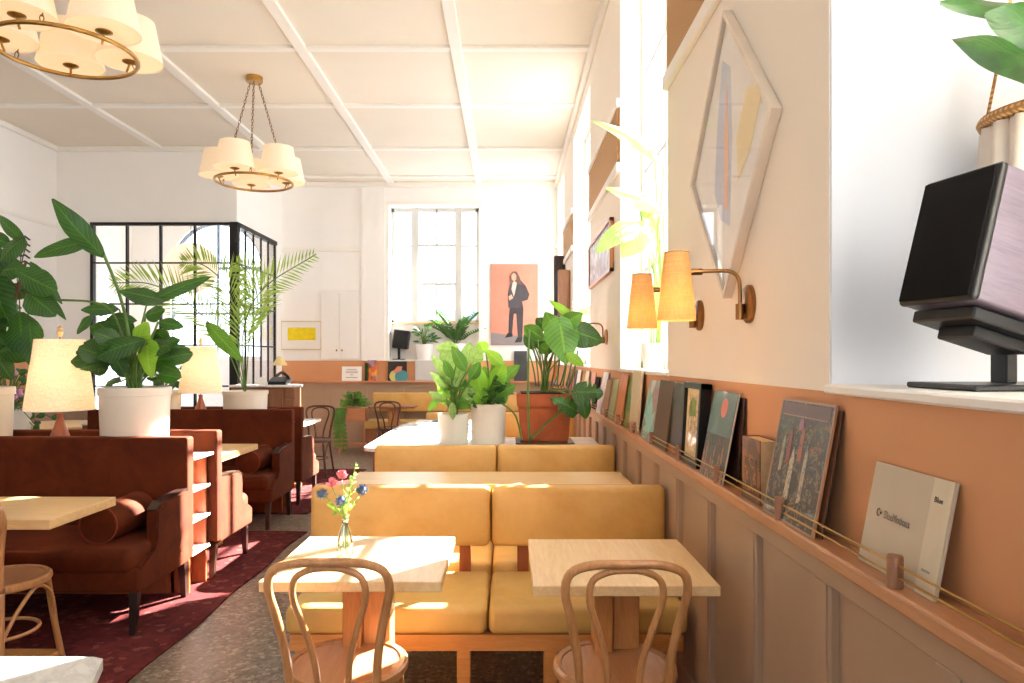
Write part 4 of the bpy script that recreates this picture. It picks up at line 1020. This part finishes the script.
for q in ((27, 244), (24, 238), (15, 270), (32, 296), (20, 312), (-6, 280), (30, 322)): mb.tube(curve([P(18, 290, 4.42), P((18+q[0])/2, (280+q[1])/2-3, 4.45), P(q[0], q[1], 4.42)], 8), .0035, 6)
finish('trunk', mb, 'stemwood', t, 'all')
bushy(t, (-.05, 0, .42), 26, .25, .75, .28, .17, 'leafdark', 'fiddle', 52, name='inner_foliage', thick=.006, zlo=.25)
# small rounded-leaf trailing plant with pink flowers at far left
c = (-3.05, 4.44, .851)
t = thing('trailing_plant', 'small dark leaved plant with pink blooms left of the lit lamp', 'potted plant', (-4.5, 6.3, 0.0))
mb = MB(); mb.lathe([(0, 0), (.14, 0), (.17, 1.0), (.16, 1.0), (0, .95)], n=32); finish('pot', mb, 'pot', t, True)
bushy(t, (0, 0, 1.0), 90, .30, .42, .075, .06, 'leafdark', 'round', 3, zlo=-.5)
mb = MB()
for k in range(8): a = random.uniform(0, 6.28); mb.ball((.25*math.cos(a), -.1+.1*math.sin(a), 1.0+random.uniform(0, .4)), .025, 8, 6)
finish('blooms', mb, plain('pink_petal', '#c98ab0', .7), t, True)

# P3: palm
c = (-2.53, 6.72, .851); RT = V((c[0], c[1], c[2]+.27))
t = thing('potted_palm', 'feathery palm in a cream pot on the far console', 'potted plant', c)
potmesh(t, .205, .30, 'pot', .95)
def frond(lf, st, pts, L0, n=48, w=.017, lean=.45, up=V((0, 0, 1))):
    cv_ = curve(pts, n); st.tube(cv_, .006, 5); m_ = len(cv_)
    for i in range(int(m_*.25), m_-1):
        t_ = (i-m_*.25)/(m_*.75); p = cv_[i]; d = (cv_[min(i+1, m_-1)]-cv_[i-1]).normalized(); sd_ = d.cross(V((0, -1, 0)))
        if sd_.length < .1: sd_ = V((1, 0, 0))
        sd_.normalize(); L_ = 1.15*L0*(math.sin(PI*min(1, t_*.85+.15)))**.6*(1-.35*t_)
        for s in (-1, 1):
            dr = (d*.75+sd_*s*.75+V((0, random.uniform(-.4, .1), random.uniform(-.15, .1)))).normalized()
            lf.blade(p, p+dr*L_, w, (0, -1, .2))
lf = MB(c); lf.noflip = True; st = MB(c)
Yp = 6.72
frond(lf, st, [RT, P(243, 335, Yp), P(262, 290, Yp-.1), P(316, 254, Yp-.2)], .32)
frond(lf, st, [RT, P(222, 340, Yp), P(188, 303, Yp-.1), P(150, 284, Yp-.2), P(112, 283, Yp-.3)], .34)
frond(lf, st, [RT, P(236, 330, Yp), P(228, 290, Yp+.1), P(205, 266, Yp+.2), P(182, 262, Yp+.3)], .36)
frond(lf, st, [RT, P(250, 335, Yp), P(258, 305, Yp+.2), P(250, 275, Yp+.4), P(236, 262, Yp+.5)], .30)
finish('fronds', lf, 'leafpalm', t); finish('stalks', st, 'stem', t, 'all')
leaves_px(t, c, [(206, 322, 243, 362, 19, -.2, -.25, 'lance', 1)], Yp, 'leafmid', root_px=RT)
# P4: pot behind big pot
c = (-3.32, 6.72, .851)
t = thing('potted_plant', 'smaller cream pot with dark leaves just behind the big cream pot', 'potted plant', c)
potmesh(t, .16, .30); bushy(t, (0, 0, .28), 26, .22, .35, .16, .09, 'leafdark', 'ovate', 8)

# P5-P7 on the marble counter
c = (-.437, 5.5, .791)
t = thing('potted_plant', 'small grey cream pot with variegated broad leaves on the marble counter', 'potted plant', c)
potmesh(t, .122, .235, 'potgrey', .94, False)
RT = (c[0], c[1], c[2]+.2); Yp = 5.5
leaves_px(t, c, [(452, 385, 432, 355, 14, -.05, -.08, 'lance', 1), (450, 385, 441, 348, 13, 0, 0, 'lance', 1), (459, 350, 436, 348, 16, 0, 0, 'ovate', 1), (466, 366, 470, 342, 15, 0, 0, 'ovate', 1),
                 (450, 392, 430, 372, 13, 0, -.1, 'lance', 1), (455, 390, 466, 358, 13, -.05, 0, 'lance', 1), (446, 402, 429, 392, 11, -.1, -.15, 'lance', 1), (462, 398, 480, 372, 15, 0, 0, 'ovate', 1),
                 (452, 402, 453, 420, 10, -.12, -.14, 'lance', 1), (458, 380, 450, 352, 14, .05, .08, 'lance', 1), (446, 398, 432, 400, 9, -.1, -.12, 'lance', 1), (462, 404, 475, 395, 10, 0, 0, 'lance', 1), (472, 362, 482, 350, 15, .05, .05, 'ovate', 1)], Yp, 'leafvar', root_px=RT)
leaves_px(t, c, [(466, 372, 452, 346, 13, -.08, -.1, 'ovate', 1), (452, 378, 444, 360, 12, -.1, -.12, 'lance', 1), (470, 380, 480, 362, 13, -.05, -.05, 'ovate', 1), (440, 395, 428, 412, 9, -.1, -.1, 'lance', 1), (455, 400, 470, 408, 12, 0, -.05, 'ovate', 1), (450, 398, 438, 382, 12, .05, .05, 'ovate', 1), (460, 392, 474, 384, 13, .08, .05, 'ovate', 1)], Yp, 'leafmid', root_px=RT)
bushy(t, (0, 0, .20), 34, .10, .30, .12, .05, 'leafmid', 'lance', 41, name='inner_foliage')
c = (-.165, 5.55, .791); RT = (c[0], c[1], c[2]+.27); Yp = 5.55
t = thing('potted_plant', 'taller cream pot with glossy leaves in the middle of the counter', 'potted plant', c)
potmesh(t, .14, .31, 'pot', .97, True)
leaves_px(t, c, [(482, 398, 475, 362, 18, -.05, -.08, 'ovate', 1), (490, 395, 505, 362, 20, 0, 0, 'ovate', 1), (486, 402, 476, 392, 16, -.1, -.1, 'round', 1), (503, 366, 486, 350, 13, 0, 0, 'ovate', 1), (486, 352, 478, 342, 16, .05, .05, 'ovate', 1)], Yp, 'leafbright', root_px=RT)
leaves_px(t, c, [(492, 392, 512, 372, 14, 0, 0, 'ovate', 1), (488, 388, 484, 366, 14, .05, .05, 'ovate', 1), (497, 396, 516, 385, 13, -.05, -.05, 'ovate', 1), (484, 404, 468, 398, 13, 0, 0, 'ovate', 1), (495, 402, 508, 396, 14, -.06, -.06, 'ovate', 1), (492, 376, 500, 355, 12, .05, .05, 'lance', 1),
                 (478, 400, 462, 388, 11, .05, .05, 'ovate', 1), (480, 405, 466, 406, 10, 0, -.05, 'ovate', 1), (500, 380, 520, 365, 13, .1, .1, 'ovate', 1)], Yp, 'leafmid', root_px=RT)
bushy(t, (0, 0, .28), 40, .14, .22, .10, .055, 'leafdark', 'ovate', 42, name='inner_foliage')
# terracotta planter with monstera
c = (.28, 5.62, .805); Yp = 5.62
t = thing('terracotta_planter', 'square terracotta planter with large heart and split leaves on glass tray', 'potted plant', c)
mb = MB(); 
def frust(mb, w0, w1, z0, z1, d=.75):
    a = [mb.bm.verts.new((sx*w0, sy*w0*d, z0)) for sx, sy in ((-1, -1), (1, -1), (1, 1), (-1, 1))]; b = [mb.bm.verts.new((sx*w1, sy*w1*d, z1)) for sx, sy in ((-1, -1), (1, -1), (1, 1), (-1, 1))]
    mb.bm.faces.new(a[::-1]); mb.bm.faces.new(b)
    for i in range(4): mb.bm.faces.new((a[i], a[(i+1) % 4], b[(i+1) % 4], b[i]))
frust(mb, .185, .205, 0, .27); frust(mb, .215, .22, .27, .375)
bmesh.ops.bevel(mb.bm, geom=mb.bm.edges[:], offset=.008, segments=2, affect='EDGES'); finish('pot', mb, 'terra', t)
mb = MB(); frust(mb, .18, .19, .37, .385); finish('soil', mb, 'soil', t)
RT = (c[0], c[1], c[2]+.36)
leaves_px(t, c, [(560, 322, 566, 364, 36, -.2, -.3, 'heart', 1), (524, 326, 545, 340, 16, 0, -.1, 'ovate', 1), (556, 330, 545, 312, 22, 0, 0, 'heart', 1), (563, 326, 583, 313, 22, -.15, -.2, 'heart', 1), (540, 345, 548, 352, 14, -.1, -.1, 'ovate', 1)], Yp, 'leafmid', root_px=RT)
leaves_px(t, c, [(575, 332, 603, 342, 28, -.1, -.1, 'heart', 1), (533, 350, 528, 328, 15, 0, 0, 'ovate', 1), (575, 410, 552, 398, 22, -.35, -.4, 'monstera', 1), (578, 392, 603, 393, 30, -.4, -.45, 'monstera', 1), (582, 398, 586, 419, 15, -.4, -.4, 'ovate', 1),
                 (548, 330, 536, 318, 16, .1, .1, 'ovate', 1), (556, 345, 535, 346, 18, .1, .1, 'ovate', 1)], Yp, 'leafdark', root_px=RT)
leaves_px(t, c, [(566, 353, 584, 366, 11, -.3, -.3, 'ovate', 1), (572, 318, 549, 300, 9, -.1, -.1, 'lance', 1), (575, 318, 558, 303, 6, 0, 0, 'lance', 1)], Yp, 'leafbright', root_px=RT)
mb = MB(c)
for q in range(12):
    a = P(536+q*3, 386, Yp+random.uniform(-.1, .1)); b = P(530+q*4.5+random.uniform(-4, 4), 345+random.uniform(-6, 10), Yp+random.uniform(-.2, .1)); mb.tube(curve([a, (a+b)/2+V((.01, 0, 0)), b], 8), .006, 6)
mb.tube(curve([P(530, 442, Yp-.25), P(528, 400, Yp-.3), P(529, 330, Yp-.2)], 14), .009, 6)
mb.tube(curve([P(530, 440, Yp-.25), P(545, 425, Yp-.3), P(568, 405, Yp-.35)], 14), .008, 6); mb.tube(curve([P(522, 440, Yp-.25), P(515, 415, Yp-.3), P(500, 402, Yp-.3)], 14), .007, 6)
finish('thick_stalks', mb, 'stem', t, 'all')
o = MB(c); o.box((c[0]-.23, c[1]-.2, c[2]-.013), (c[0]+.23, c[1]+.2, c[2]-.001), .004, 2); finish('tray', o, plain('smoked_glass_tray', '#5c4a3e', .15), t)

# marble counter
t = thing('marble_counter', 'white marble topped counter with reddish wood base behind the second bench', 'counter', (-.2, 6.2, 0))
o = (-.2, 6.2, 0)
def rr_poly(x0, y0, x1, y1, r, z):
    pts = []
    for cx_, cy_, a0 in ((x0+r, y0+r, PI), (x1-r, y0+r, 1.5*PI), (x1-r, y1-r, 0), (x0+r, y1-r, .5*PI)):
        for i in range(7): a = a0+i*PI/12; pts.append((cx_+r*math.cos(a), cy_+r*math.sin(a), z))
    return pts
mb = MB(o); mb.prism(rr_poly(-1.10, 5.22, -.28, 7.2, .10, .762), (0, 0, .028)); mb.prism(rr_poly(-.5, 5.221, .70, 5.95, .05, .7621), (0, 0, .0278)); finish('marble_top', mb, 'marble', t)
mb = MB(o); mb.box((-1.03, 5.30, .0), (-.32, 7.12, .762)); mb.box((-.32, 5.30, 0), (.68, 5.88, .762)); finish('cabinet', mb, 'redwood', t)
mb = MB(o); mb.prism(rr_poly(-1.02, 6.3, -.33, 7.15, .08, .7901), (0, 0, .022)); mb.prism(rr_poly(-.92, 6.75, -.33, 7.15, .06, .812), (0, 0, .022)); finish('raised_slab', mb, 'marble', t)
mb = MB((-.62, 6.95, .834)); mb.box((-.76, 6.92, .8345), (-.48, 7.06, .845), .003, 1); oo = finish('notebook', mb, 'plasticblack', loc=(-.62, 6.95, .834)); tag(oo, 'flat black notebook lying on the raised marble slab', 'notebook')

# far window pots on the deep sill
c = P(424, 360, 11.78); c.z = 1.446
t = thing('potted_plant', 'small white pot with dark glossy leaves on the far sill beside the speaker', 'potted plant', c)
potmesh(t, .15, .26, 'white', .8, False); bushy(t, (0, 0, .25), 34, .18, .34, .13, .06, 'leafdark', 'lance', 11)
c = P(456, 360, 11.78); c.z = 1.446
t = thing('potted_plant', 'white pot with tall glossy fern like sprays on the far window sill', 'potted plant', c)
potmesh(t, .17, .27, 'white', .8, False)
lf = MB(); lf.noflip = True; st = MB()
for k in range(16):
    a = random.uniform(0, 6.28); sp = random.uniform(.25, .6); hh_ = random.uniform(.2, .55)
    cv_ = curve([(0, 0, .25), (sp*.4*math.cos(a), sp*.2*math.sin(a), .25+hh_*.6), (sp*math.cos(a), sp*.4*math.sin(a), .25+hh_)], 14); st.tube(cv_, .006, 5)
    for i in range(4, len(cv_)):
        p = cv_[i]
        for s in (-1, 1): lf.leaf(p, p+V((s*.065+.03*math.cos(a), -.01, .035)), .03, (0, -1, .3), 'ovate', seg=4)
finish('foliage', lf, 'leafdark', t, True); finish('stems', st, 'stem', t, 'all')
# speaker on far sill
c = P(399, 359, 11.8); c.z = 1.446
t = thing('small_speaker', 'small black speaker on a stand on the far window sill', 'speaker', c)
mb = MB(); mb.box((-.13, -.1, .19), (.13, .1, .50), .015, 2, Matrix.Rotation(.12, 4, 'Y')); finish('cabinet', mb, 'plasticblack', t)
mb = MB(); mb.box((-.02, -.02, .0), (.02, .02, .2)); mb.box((-.1, -.08, 0), (.1, .08, .015)); finish('stand', mb, 'plasticblack', t)

# plant in the bright second window
c = (.91, 4.35, WZ0+.02)
t = thing('window_plant', 'tall pale sunlit banana like plant in the bright side window', 'potted plant', c)
potmesh(t, .085, .16, 'white', .85, False)
RT = (c[0], c[1], c[2]+.14); Yp = 4.2
leaves_px(t, c, [(664, 168, 592, 121, 20, -.1, -.5, 'lance', 1), (664, 212, 606, 188, 22, -.1, -.4, 'lance', 1), (640, 205, 660, 215, 20, -.1, -.1, 'ovate', 1), (640, 222, 596, 252, 30, -.2, -.5, 'lance', 1), (648, 222, 622, 258, 28, -.2, -.4, 'ovate', 1), (650, 225, 646, 262, 16, -.2, -.3, 'ovate', 1),
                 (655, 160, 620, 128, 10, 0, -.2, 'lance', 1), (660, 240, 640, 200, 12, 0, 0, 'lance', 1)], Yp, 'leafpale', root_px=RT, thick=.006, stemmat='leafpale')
# plant in third window
c = (.89, 7.3, WZ0+.02)
t = thing('window_plant', 'pale sunlit leafy plant low in the third side window', 'potted plant', c)
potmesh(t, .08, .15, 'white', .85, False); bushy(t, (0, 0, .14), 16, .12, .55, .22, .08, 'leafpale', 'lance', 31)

# trailing ivy planter at the far wall
c = (-2.42, 10.9, 0)
t = thing('ivy_planter', 'wooden trough on thin legs overflowing with trailing ivy', 'potted plant', c)
mb = MB(); mb.box((-.20, -.14, .50), (.20, .14, .70), .006, 1); finish('trough', mb, 'ledgefar', t)
for sx in (-1, 1):
    for sy in (-1, 1): mb = MB(); mb.box((sx*.19-.012, sy*.13-.012, 0), (sx*.19+.012, sy*.13+.012, .70)); finish('leg', mb, 'ledgefar', t)
mb = MB(); mb.box((-.2, -.14, .12), (.2, .14, .14)); finish('bottom_shelf', mb, 'ledgefar', t)
bushy(t, (0, 0, .72), 170, .23, .22, .05, .045, 'leafmid', 'heart', 17, zlo=.0)
lf = MB(); lf.noflip = True; st = MB()
for k in range(5):
    x = -.23+k*.035; z1_ = random.choice((.08, .15, .3, .42)); cv_ = curve([(x, -.12, .72), (x-.02, -.19, .6), (x+random.uniform(-.03, .03), -.19, z1_)], 16); st.tube(cv_, .003, 4)
    for p in cv_[2:]: 
        for s in (-1, 1): lf.leaf(p, p+V((s*.035, -.03, -.03)), .045, (0, -1, .2), 'heart', seg=4)
finish('trailing_foliage', lf, 'leafmid', t, True); finish('vines', st, 'stem', t, 'all')

# ------------------------------------------------------------------ VASE AND FLOWERS
c = P(345, 555, 2.5); c.z = .7455
t = thing('glass_vase', 'small clear glass bottle vase on the sunlit table', 'vase', c)
mb = MB(); mb.lathe([(0, .002), (.026, 0), (.030, .006), (.030, .045), (.024, .08), (.013, .112), (.012, .128), (.015, .136), (.013, .136), (.010, .128), (.011, .112), (.021, .08), (.027, .045), (.027, .008), (0, .006)], n=36); finish('bottle', mb, 'vaseglass', t, True)
mb = MB(); mb.lathe([(0, .0065), (.0262, .0085), (.0265, .045), (.0225, .065), (0, .065)], n=32); finish('water', mb, glassmat('water', (.95, .98, .97, 1), .05), t, True)
Yv = 2.5; neck = c+V((0, 0, .125)); foot = c+V((0, 0, .012))
thist = plain('thistle_blue', '#4c5c80', .7, .15, 30); pinkm = plain('carnation_pink', '#e8909a', .7, .1, 20)
def stem_to(o_, p):
    st = MB(o_); st.tube(curve([foot+V((random.uniform(-.01, .01), random.uniform(-.01, .01), 0)), neck+V((random.uniform(-.005, .005), random.uniform(-.005, .005), 0)), (neck+p)/2+V((0, 0, .012)), p], 16), .0014, 6); return st
for (x, y, lb) in ((322, 494, 'blue thistle flower leaning left in the vase'), (341, 501, 'blue thistle flower in the middle of the vase'), (362, 490, 'blue thistle flower leaning right in the vase')):
    p = P(x, y, Yv+random.uniform(-.03, .0)); r = thing('thistle_flower', lb, 'flower', foot, group='thistles in the vase')
    st = stem_to(foot, p); finish('stem', st, 'stem', r, 'all')
    mb = MB(foot); mb.ball(p, .014, 14, 10, (1, 1, 1.1))
    for k in range(110):
        d = V((random.gauss(0, 1), random.gauss(0, 1), random.gauss(.2, 1))).normalized(); mb.blade(p+d*.011, p+d*.025, .0035, d.orthogonal())
    finish('bloom', mb, thist, r)
    lf = MB(foot); lf.noflip = True
    for k in range(10):
        a = k*.628; lf.leaf(p-V((0, 0, .008)), p+V((.024*math.cos(a), .024*math.sin(a), -.004)), .004, (0, 0, 1), 'lance', seg=4)
    for k in range(8):
        q = neck.lerp(p, random.uniform(.3, .95)); lf.leaf(q, q+V((random.uniform(-.03, .03), random.uniform(-.02, .02), random.uniform(-.01, .02))), .011, None, 'lance', seg=5)
    finish('leaves', lf, 'leafmid', r, True)
for (x, y, lb) in ((342, 476, 'pink ruffled flower at the top of the vase'), (332, 484, 'pink ruffled flower lower left of the other pink one')):
    p = P(x, y, Yv+.02); r = thing('pink_flower', lb, 'flower', foot, group='pink flowers in the vase')
    finish('stem', stem_to(foot, p-V((0, 0, .012))), 'stem', r, 'all')
    mb = MB(foot); mb.noflip = True
    for k in range(26):
        a = random.uniform(0, 6.28); e = random.uniform(.1, 1.4); d = V((math.cos(a)*math.cos(e), math.sin(a)*math.cos(e), math.sin(e))); mb.leaf(p-V((0, 0, .006)), p+d*.024, .018, (d.y, -d.x, .4), 'heart', seg=4, wave=.2)
    finish('petals', mb, pinkm, r, True)
for (x, y, lb) in ((356, 462, 'tall thin green sprig rising from the vase'), (352, 478, 'leafy green sprig on the right of the vase')):
    p = P(x, y, Yv); r = thing('green_sprig', lb, 'flower', foot, group='green sprigs in the vase')
    finish('stem', stem_to(foot, p), 'stem', r, 'all'); lf = MB(foot); lf.noflip = True
    for k in range(26):
        q = neck.lerp(p, random.uniform(.1, 1)); lf.leaf(q, q+V((random.uniform(-.022, .022), random.uniform(-.02, .02), random.uniform(-.005, .022))), .008, None, 'lance', seg=4)
    finish('leaves', lf, 'leafvar', r, True)

# ------------------------------------------------------------------ SPEAKER ON THE NEAR SILL
u = V((.21, -.98, 0)).normalized(); a = math.radians(15); n0 = V((-.98, -.21, 0)).normalized()
n = (n0*math.cos(a)+V((0, 0, 1))*math.sin(a)).normalized(); v = n.cross(u).normalized()
if v.z < 0: v = -v
m = Matrix((u, v, u.cross(v))).transposed().to_4x4(); m.translation = V((.852, 1.365, 1.690))
t = thing('speaker', 'black fronted bookshelf speaker with wood grain side on the near window sill', 'speaker', matrix=m)
w, h, d = .178, .262, .24
mb = MB(); mb.box((-w/2, -h/2, -d), (w/2, h/2, -.014), .006, 3); finish('cabinet', mb, 'walnut', t, True)
mb = MB(); mb.box((-w/2-.002, -h/2-.002, -.022), (w/2+.002, h/2+.002, -.002), .009, 4); finish('front_bezel', mb, 'plasticblack', t, True)
mb = MB(); mb.box((-w/2+.004, -h/2+.005, -.004), (w/2-.006, h/2-.005, .002), .003, 2); finish('grille', mb, 'cloth_black', t, True)
# its stand
st_root = thing('speaker_stand', 'black metal desk stand under the near window speaker', 'stand', (1.02, 1.43, WZ0+.019))
o = (1.02, 1.43, WZ0+.019)
mb = MB(o); mb.box((.885, 1.33, WZ0+.019), (1.16, 1.56, WZ0+.031), .003, 1); finish('base', mb, 'plasticblack', st_root)
mb = MB(o); mb.box((1.03, 1.45, WZ0+.03), (1.055, 1.50, 1.57), .003, 1); mb.box((1.0, 1.43, 1.50), (1.075, 1.50, 1.545), .003, 1); finish('post', mb, 'plasticblack', st_root)
mb = MB(); mb.box((-w/2+.015, -h/2-.03, -.22), (w/2-.015, -h/2-.006, -.03), .003, 1, m); mb.box((-.045, -h/2-.055, -.2), (.045, -h/2-.03, -.07), .003, 1, m)
bmesh.ops.translate(mb.bm, verts=mb.bm.verts[:], vec=-V(o)); finish('cradle', mb, 'plasticblack', st_root)
# plant hanging above the speaker
c = (1.21, 1.55, 1.72)
t = thing('cloth_wrapped_plant', 'hanging cloth wrapped basket with broad dark green leaves behind the near speaker', 'potted plant', c)
mb = MB(c)
prof = [(.0, 1.72), (.09, 1.72), (.12, 1.78), (.125, 1.99), (.115, 1.99), (0, 1.97)]
mb.lathe([(r_, z_) for r_, z_ in prof], (c[0], c[1], 0), 36); finish('basket', mb, 'rattan', t, True)
mb = MB(c); N_ = 60
r1 = [mb.bm.verts.new((c[0]+(.132+.010*math.sin(i*1.7))*math.cos(2*PI*i/N_), c[1]+(.132+.010*math.sin(i*1.7))*math.sin(2*PI*i/N_), 1.975)) for i in range(N_)]
r2 = [mb.bm.verts.new((c[0]+(.14+.014*math.sin(i*1.7+.4))*math.cos(2*PI*i/N_), c[1]+(.14+.014*math.sin(i*1.7+.4))*math.sin(2*PI*i/N_), 1.78)) for i in range(N_)]
for i in range(N_): mb.bm.faces.new((r1[i], r1[(i+1) % N_], r2[(i+1) % N_], r2[i]))
finish('cloth_wrap', mb, plain('cream_cloth', '#e8ddd0', .8), t, 'all')
mb = MB(c); mb.tube([V((c[0]+.135*math.cos(q), c[1]+.135*math.sin(q), 1.99)) for q in [2*PI*i/40 for i in range(40)]], .012, 8, closed=True); finish('rope_rim', mb, 'rattan', t, 'all')
mb = MB(c)
for q in range(3): a = q*2.1+.3; mb.tube([(c[0]+.13*math.cos(a), c[1]+.13*math.sin(a), 1.99), (c[0], c[1], 2.75), (c[0], c[1], WZ1)], .004, 6)
finish('hanging_rope', mb, 'rattan', t, 'all')
lf = MB(c); lf.noflip = True
lf.leaf(P(1062, 24, 1.4), P(940, 2, 1.4), .095, (.1, -1, .5), 'lance', .03, .1, 14); lf.leaf(P(1075, 82, 1.4), P(952, 40, 1.3), .115, (-.1, -1, .25), 'lance', .04, .16, 14)
lf.leaf(P(1090, 44, 1.38), P(985, 14, 1.35), .10, (.3, -1, -.3), 'ovate', .03, .1, 12); finish('foliage', lf, 'leafsmooth', t, True)
st = MB(c)
for q in (P(1062, 24, 1.4), P(1075, 82, 1.4), P(1090, 44, 1.38)): st.tube(curve([(c[0], c[1], 1.98), ((c[0]+q.x)/2, c[1], 2.08), q], 10), .006, 6)
finish('stems', st, 'stem', t, 'all')

# ------------------------------------------------------------------ FAR LEDGE ITEMS + HOST STAND
def upright(x0, x1, ytop, label, mat, name='record_sleeve', cat='record sleeve', extra=None, t_=.008, group=None, ybot=381.5):
    a = P(x0, ybot, YF-.05); b = P(x1, ytop, YF-.03); w = b.x-a.x; h = b.z-1.095
    al = math.radians(5); m = Matrix.Translation(((a.x+b.x)/2, YF-.07, 1.0965)) @ Matrix.Rotation(PI/2-al, 4, 'X')
    r = thing(name, label, cat, group=group, matrix=m)
    mb = MB(); mb.box((-w/2, 0, -t_), (w/2, h, 0), .001, 1); b_ = finish('board', mb, mat, r)
    if extra: extra(r, b_, w, h)
def ex(r, b_, w, h):
    mb = MB()
    for k, (q, l_) in enumerate(((.78, .5), (.66, .62), (.55, .6), (.40, .16), (.22, .6))): mb.box((-w*l_/2, h*q, 0), (w*l_/2, h*q+.008, .002))
    finish('printed_lines', mb, 'greyink', b_)
upright(342, 362, 366.5, 'small white sign with grey printed lines on the far ledge', 'white', 'sign', 'sign', ex)
def ex(r, b_, w, h):
    mb = MB(); mb.lathe([(0, 0), (.10, 0), (.10, .002), (0, .002)], (-.03, .08, 0), 20); finish('yellow_shape', mb, plain('print_yellow', '#c9c070', .6), b_, True)
    mb = MB(); mb.lathe([(0, 0), (.11, 0), (.11, .003), (0, .003)], (.07, .07, 0), 20); finish('teal_shape', mb, plain('print_teal', '#4f8f98', .6), b_, True)
    mb = MB(); mb.prism([(-.08, .14, 0), (.0, .24, 0), (.08, .24, 0), (.07, .17, 0), (.0, .13, 0)], (0, 0, .003)); finish('coral_shape', mb, plain('print_coral', '#d08068', .6), b_)
upright(388, 407, 361.5, 'dark square print with teal and yellow shapes on the far ledge', plain('print_dark', '#2c2420', .5), extra=ex)
upright(415, 437, 360.5, 'plain light grey board on the far ledge behind the leaves', plain('grey_board', '#c9c6c4', .6))
upright(514, 527, 351, 'dark framed print on the far ledge below the portrait', plain('far_dark_print', '#2f3336', .5))
upright(367.5, 377, 358, 'bright multicoloured book on the far ledge', artmat('colour_book', ['#e0a020', '#c03a2a', '#2a2a3a', '#4a7ac0', '#d8582a'], 14, seed=31), 'book', 'book', t_=.03)
upright(365, 369, 363, 'thin dark green book beside the multicoloured one', 'leafdark', 'book', 'book', t_=.02)
p0 = P(262, 386, 9.3)
t = thing('host_stand', 'brown reeded wooden host stand with marble top behind the palm', 'cabinet', (-3.3, 9.3, 0))
mb = MB((-3.3, 9.3, 0)); mb.box((-3.7, 9.32, 0), (-2.99, 9.62, 1.08))
for k in range(25): mb.box((-3.7+k*.028, 9.305, .05), (-3.7+k*.028+.016, 9.325, 1.05), .004, 1)
finish('body', mb, 'brownwood', t)
for z in (.62, .78, .94):
    mb = MB((-3.3, 9.3, 0)); mb.box((-2.98, 9.31, z), (-2.865, 9.34, z+.14), .004, 1); finish('drawer', mb, 'brownwood', t)
mb = MB((-3.3, 9.3, 0)); mb.box((-2.99, 9.33, 0), (-2.86, 9.62, 1.08)); finish('end_panel', mb, 'brownwood', t)
mb = MB((-3.3, 9.3, 0)); mb.box((-3.72, 9.28, 1.08), (-2.84, 9.64, 1.11), .005, 1); finish('marble_top', mb, 'marble', t)
o = (-3.12, 9.5, 1.111)
t = thing('telephone', 'black desk telephone and receiver on the host stand', 'telephone', o)
mb = MB(); mb.prism([(-.12, -.1, 0), (-.12, .1, 0), (-.12, .1, .1), (-.12, -.1, .04)], (.24, 0, 0)); finish('body', mb, 'plasticblack', t)
mb = MB(); mb.tube(curve([(.0, -.1, .12), (.05, 0, .16), (.14, .08, .06)], 12), .02, 8); finish('receiver', mb, 'plasticblack', t, 'all')
o = (-3.3, 9.46, 1.111)
t = thing('paper_menu', 'white folded menu standing beside the black telephone', 'menu', o)
mb = MB(); mb.prism([(-.1, 0, 0), (.05, 0, .0), (-.02, 0, .11), (-.09, 0, .09)], (0, .01, 0)); mb.prism([(-.1, .06, 0), (.03, .06, .0), (-.02, .02, .11), (-.09, .02, .09)], (0, .01, 0)); finish('card', mb, 'white', t)
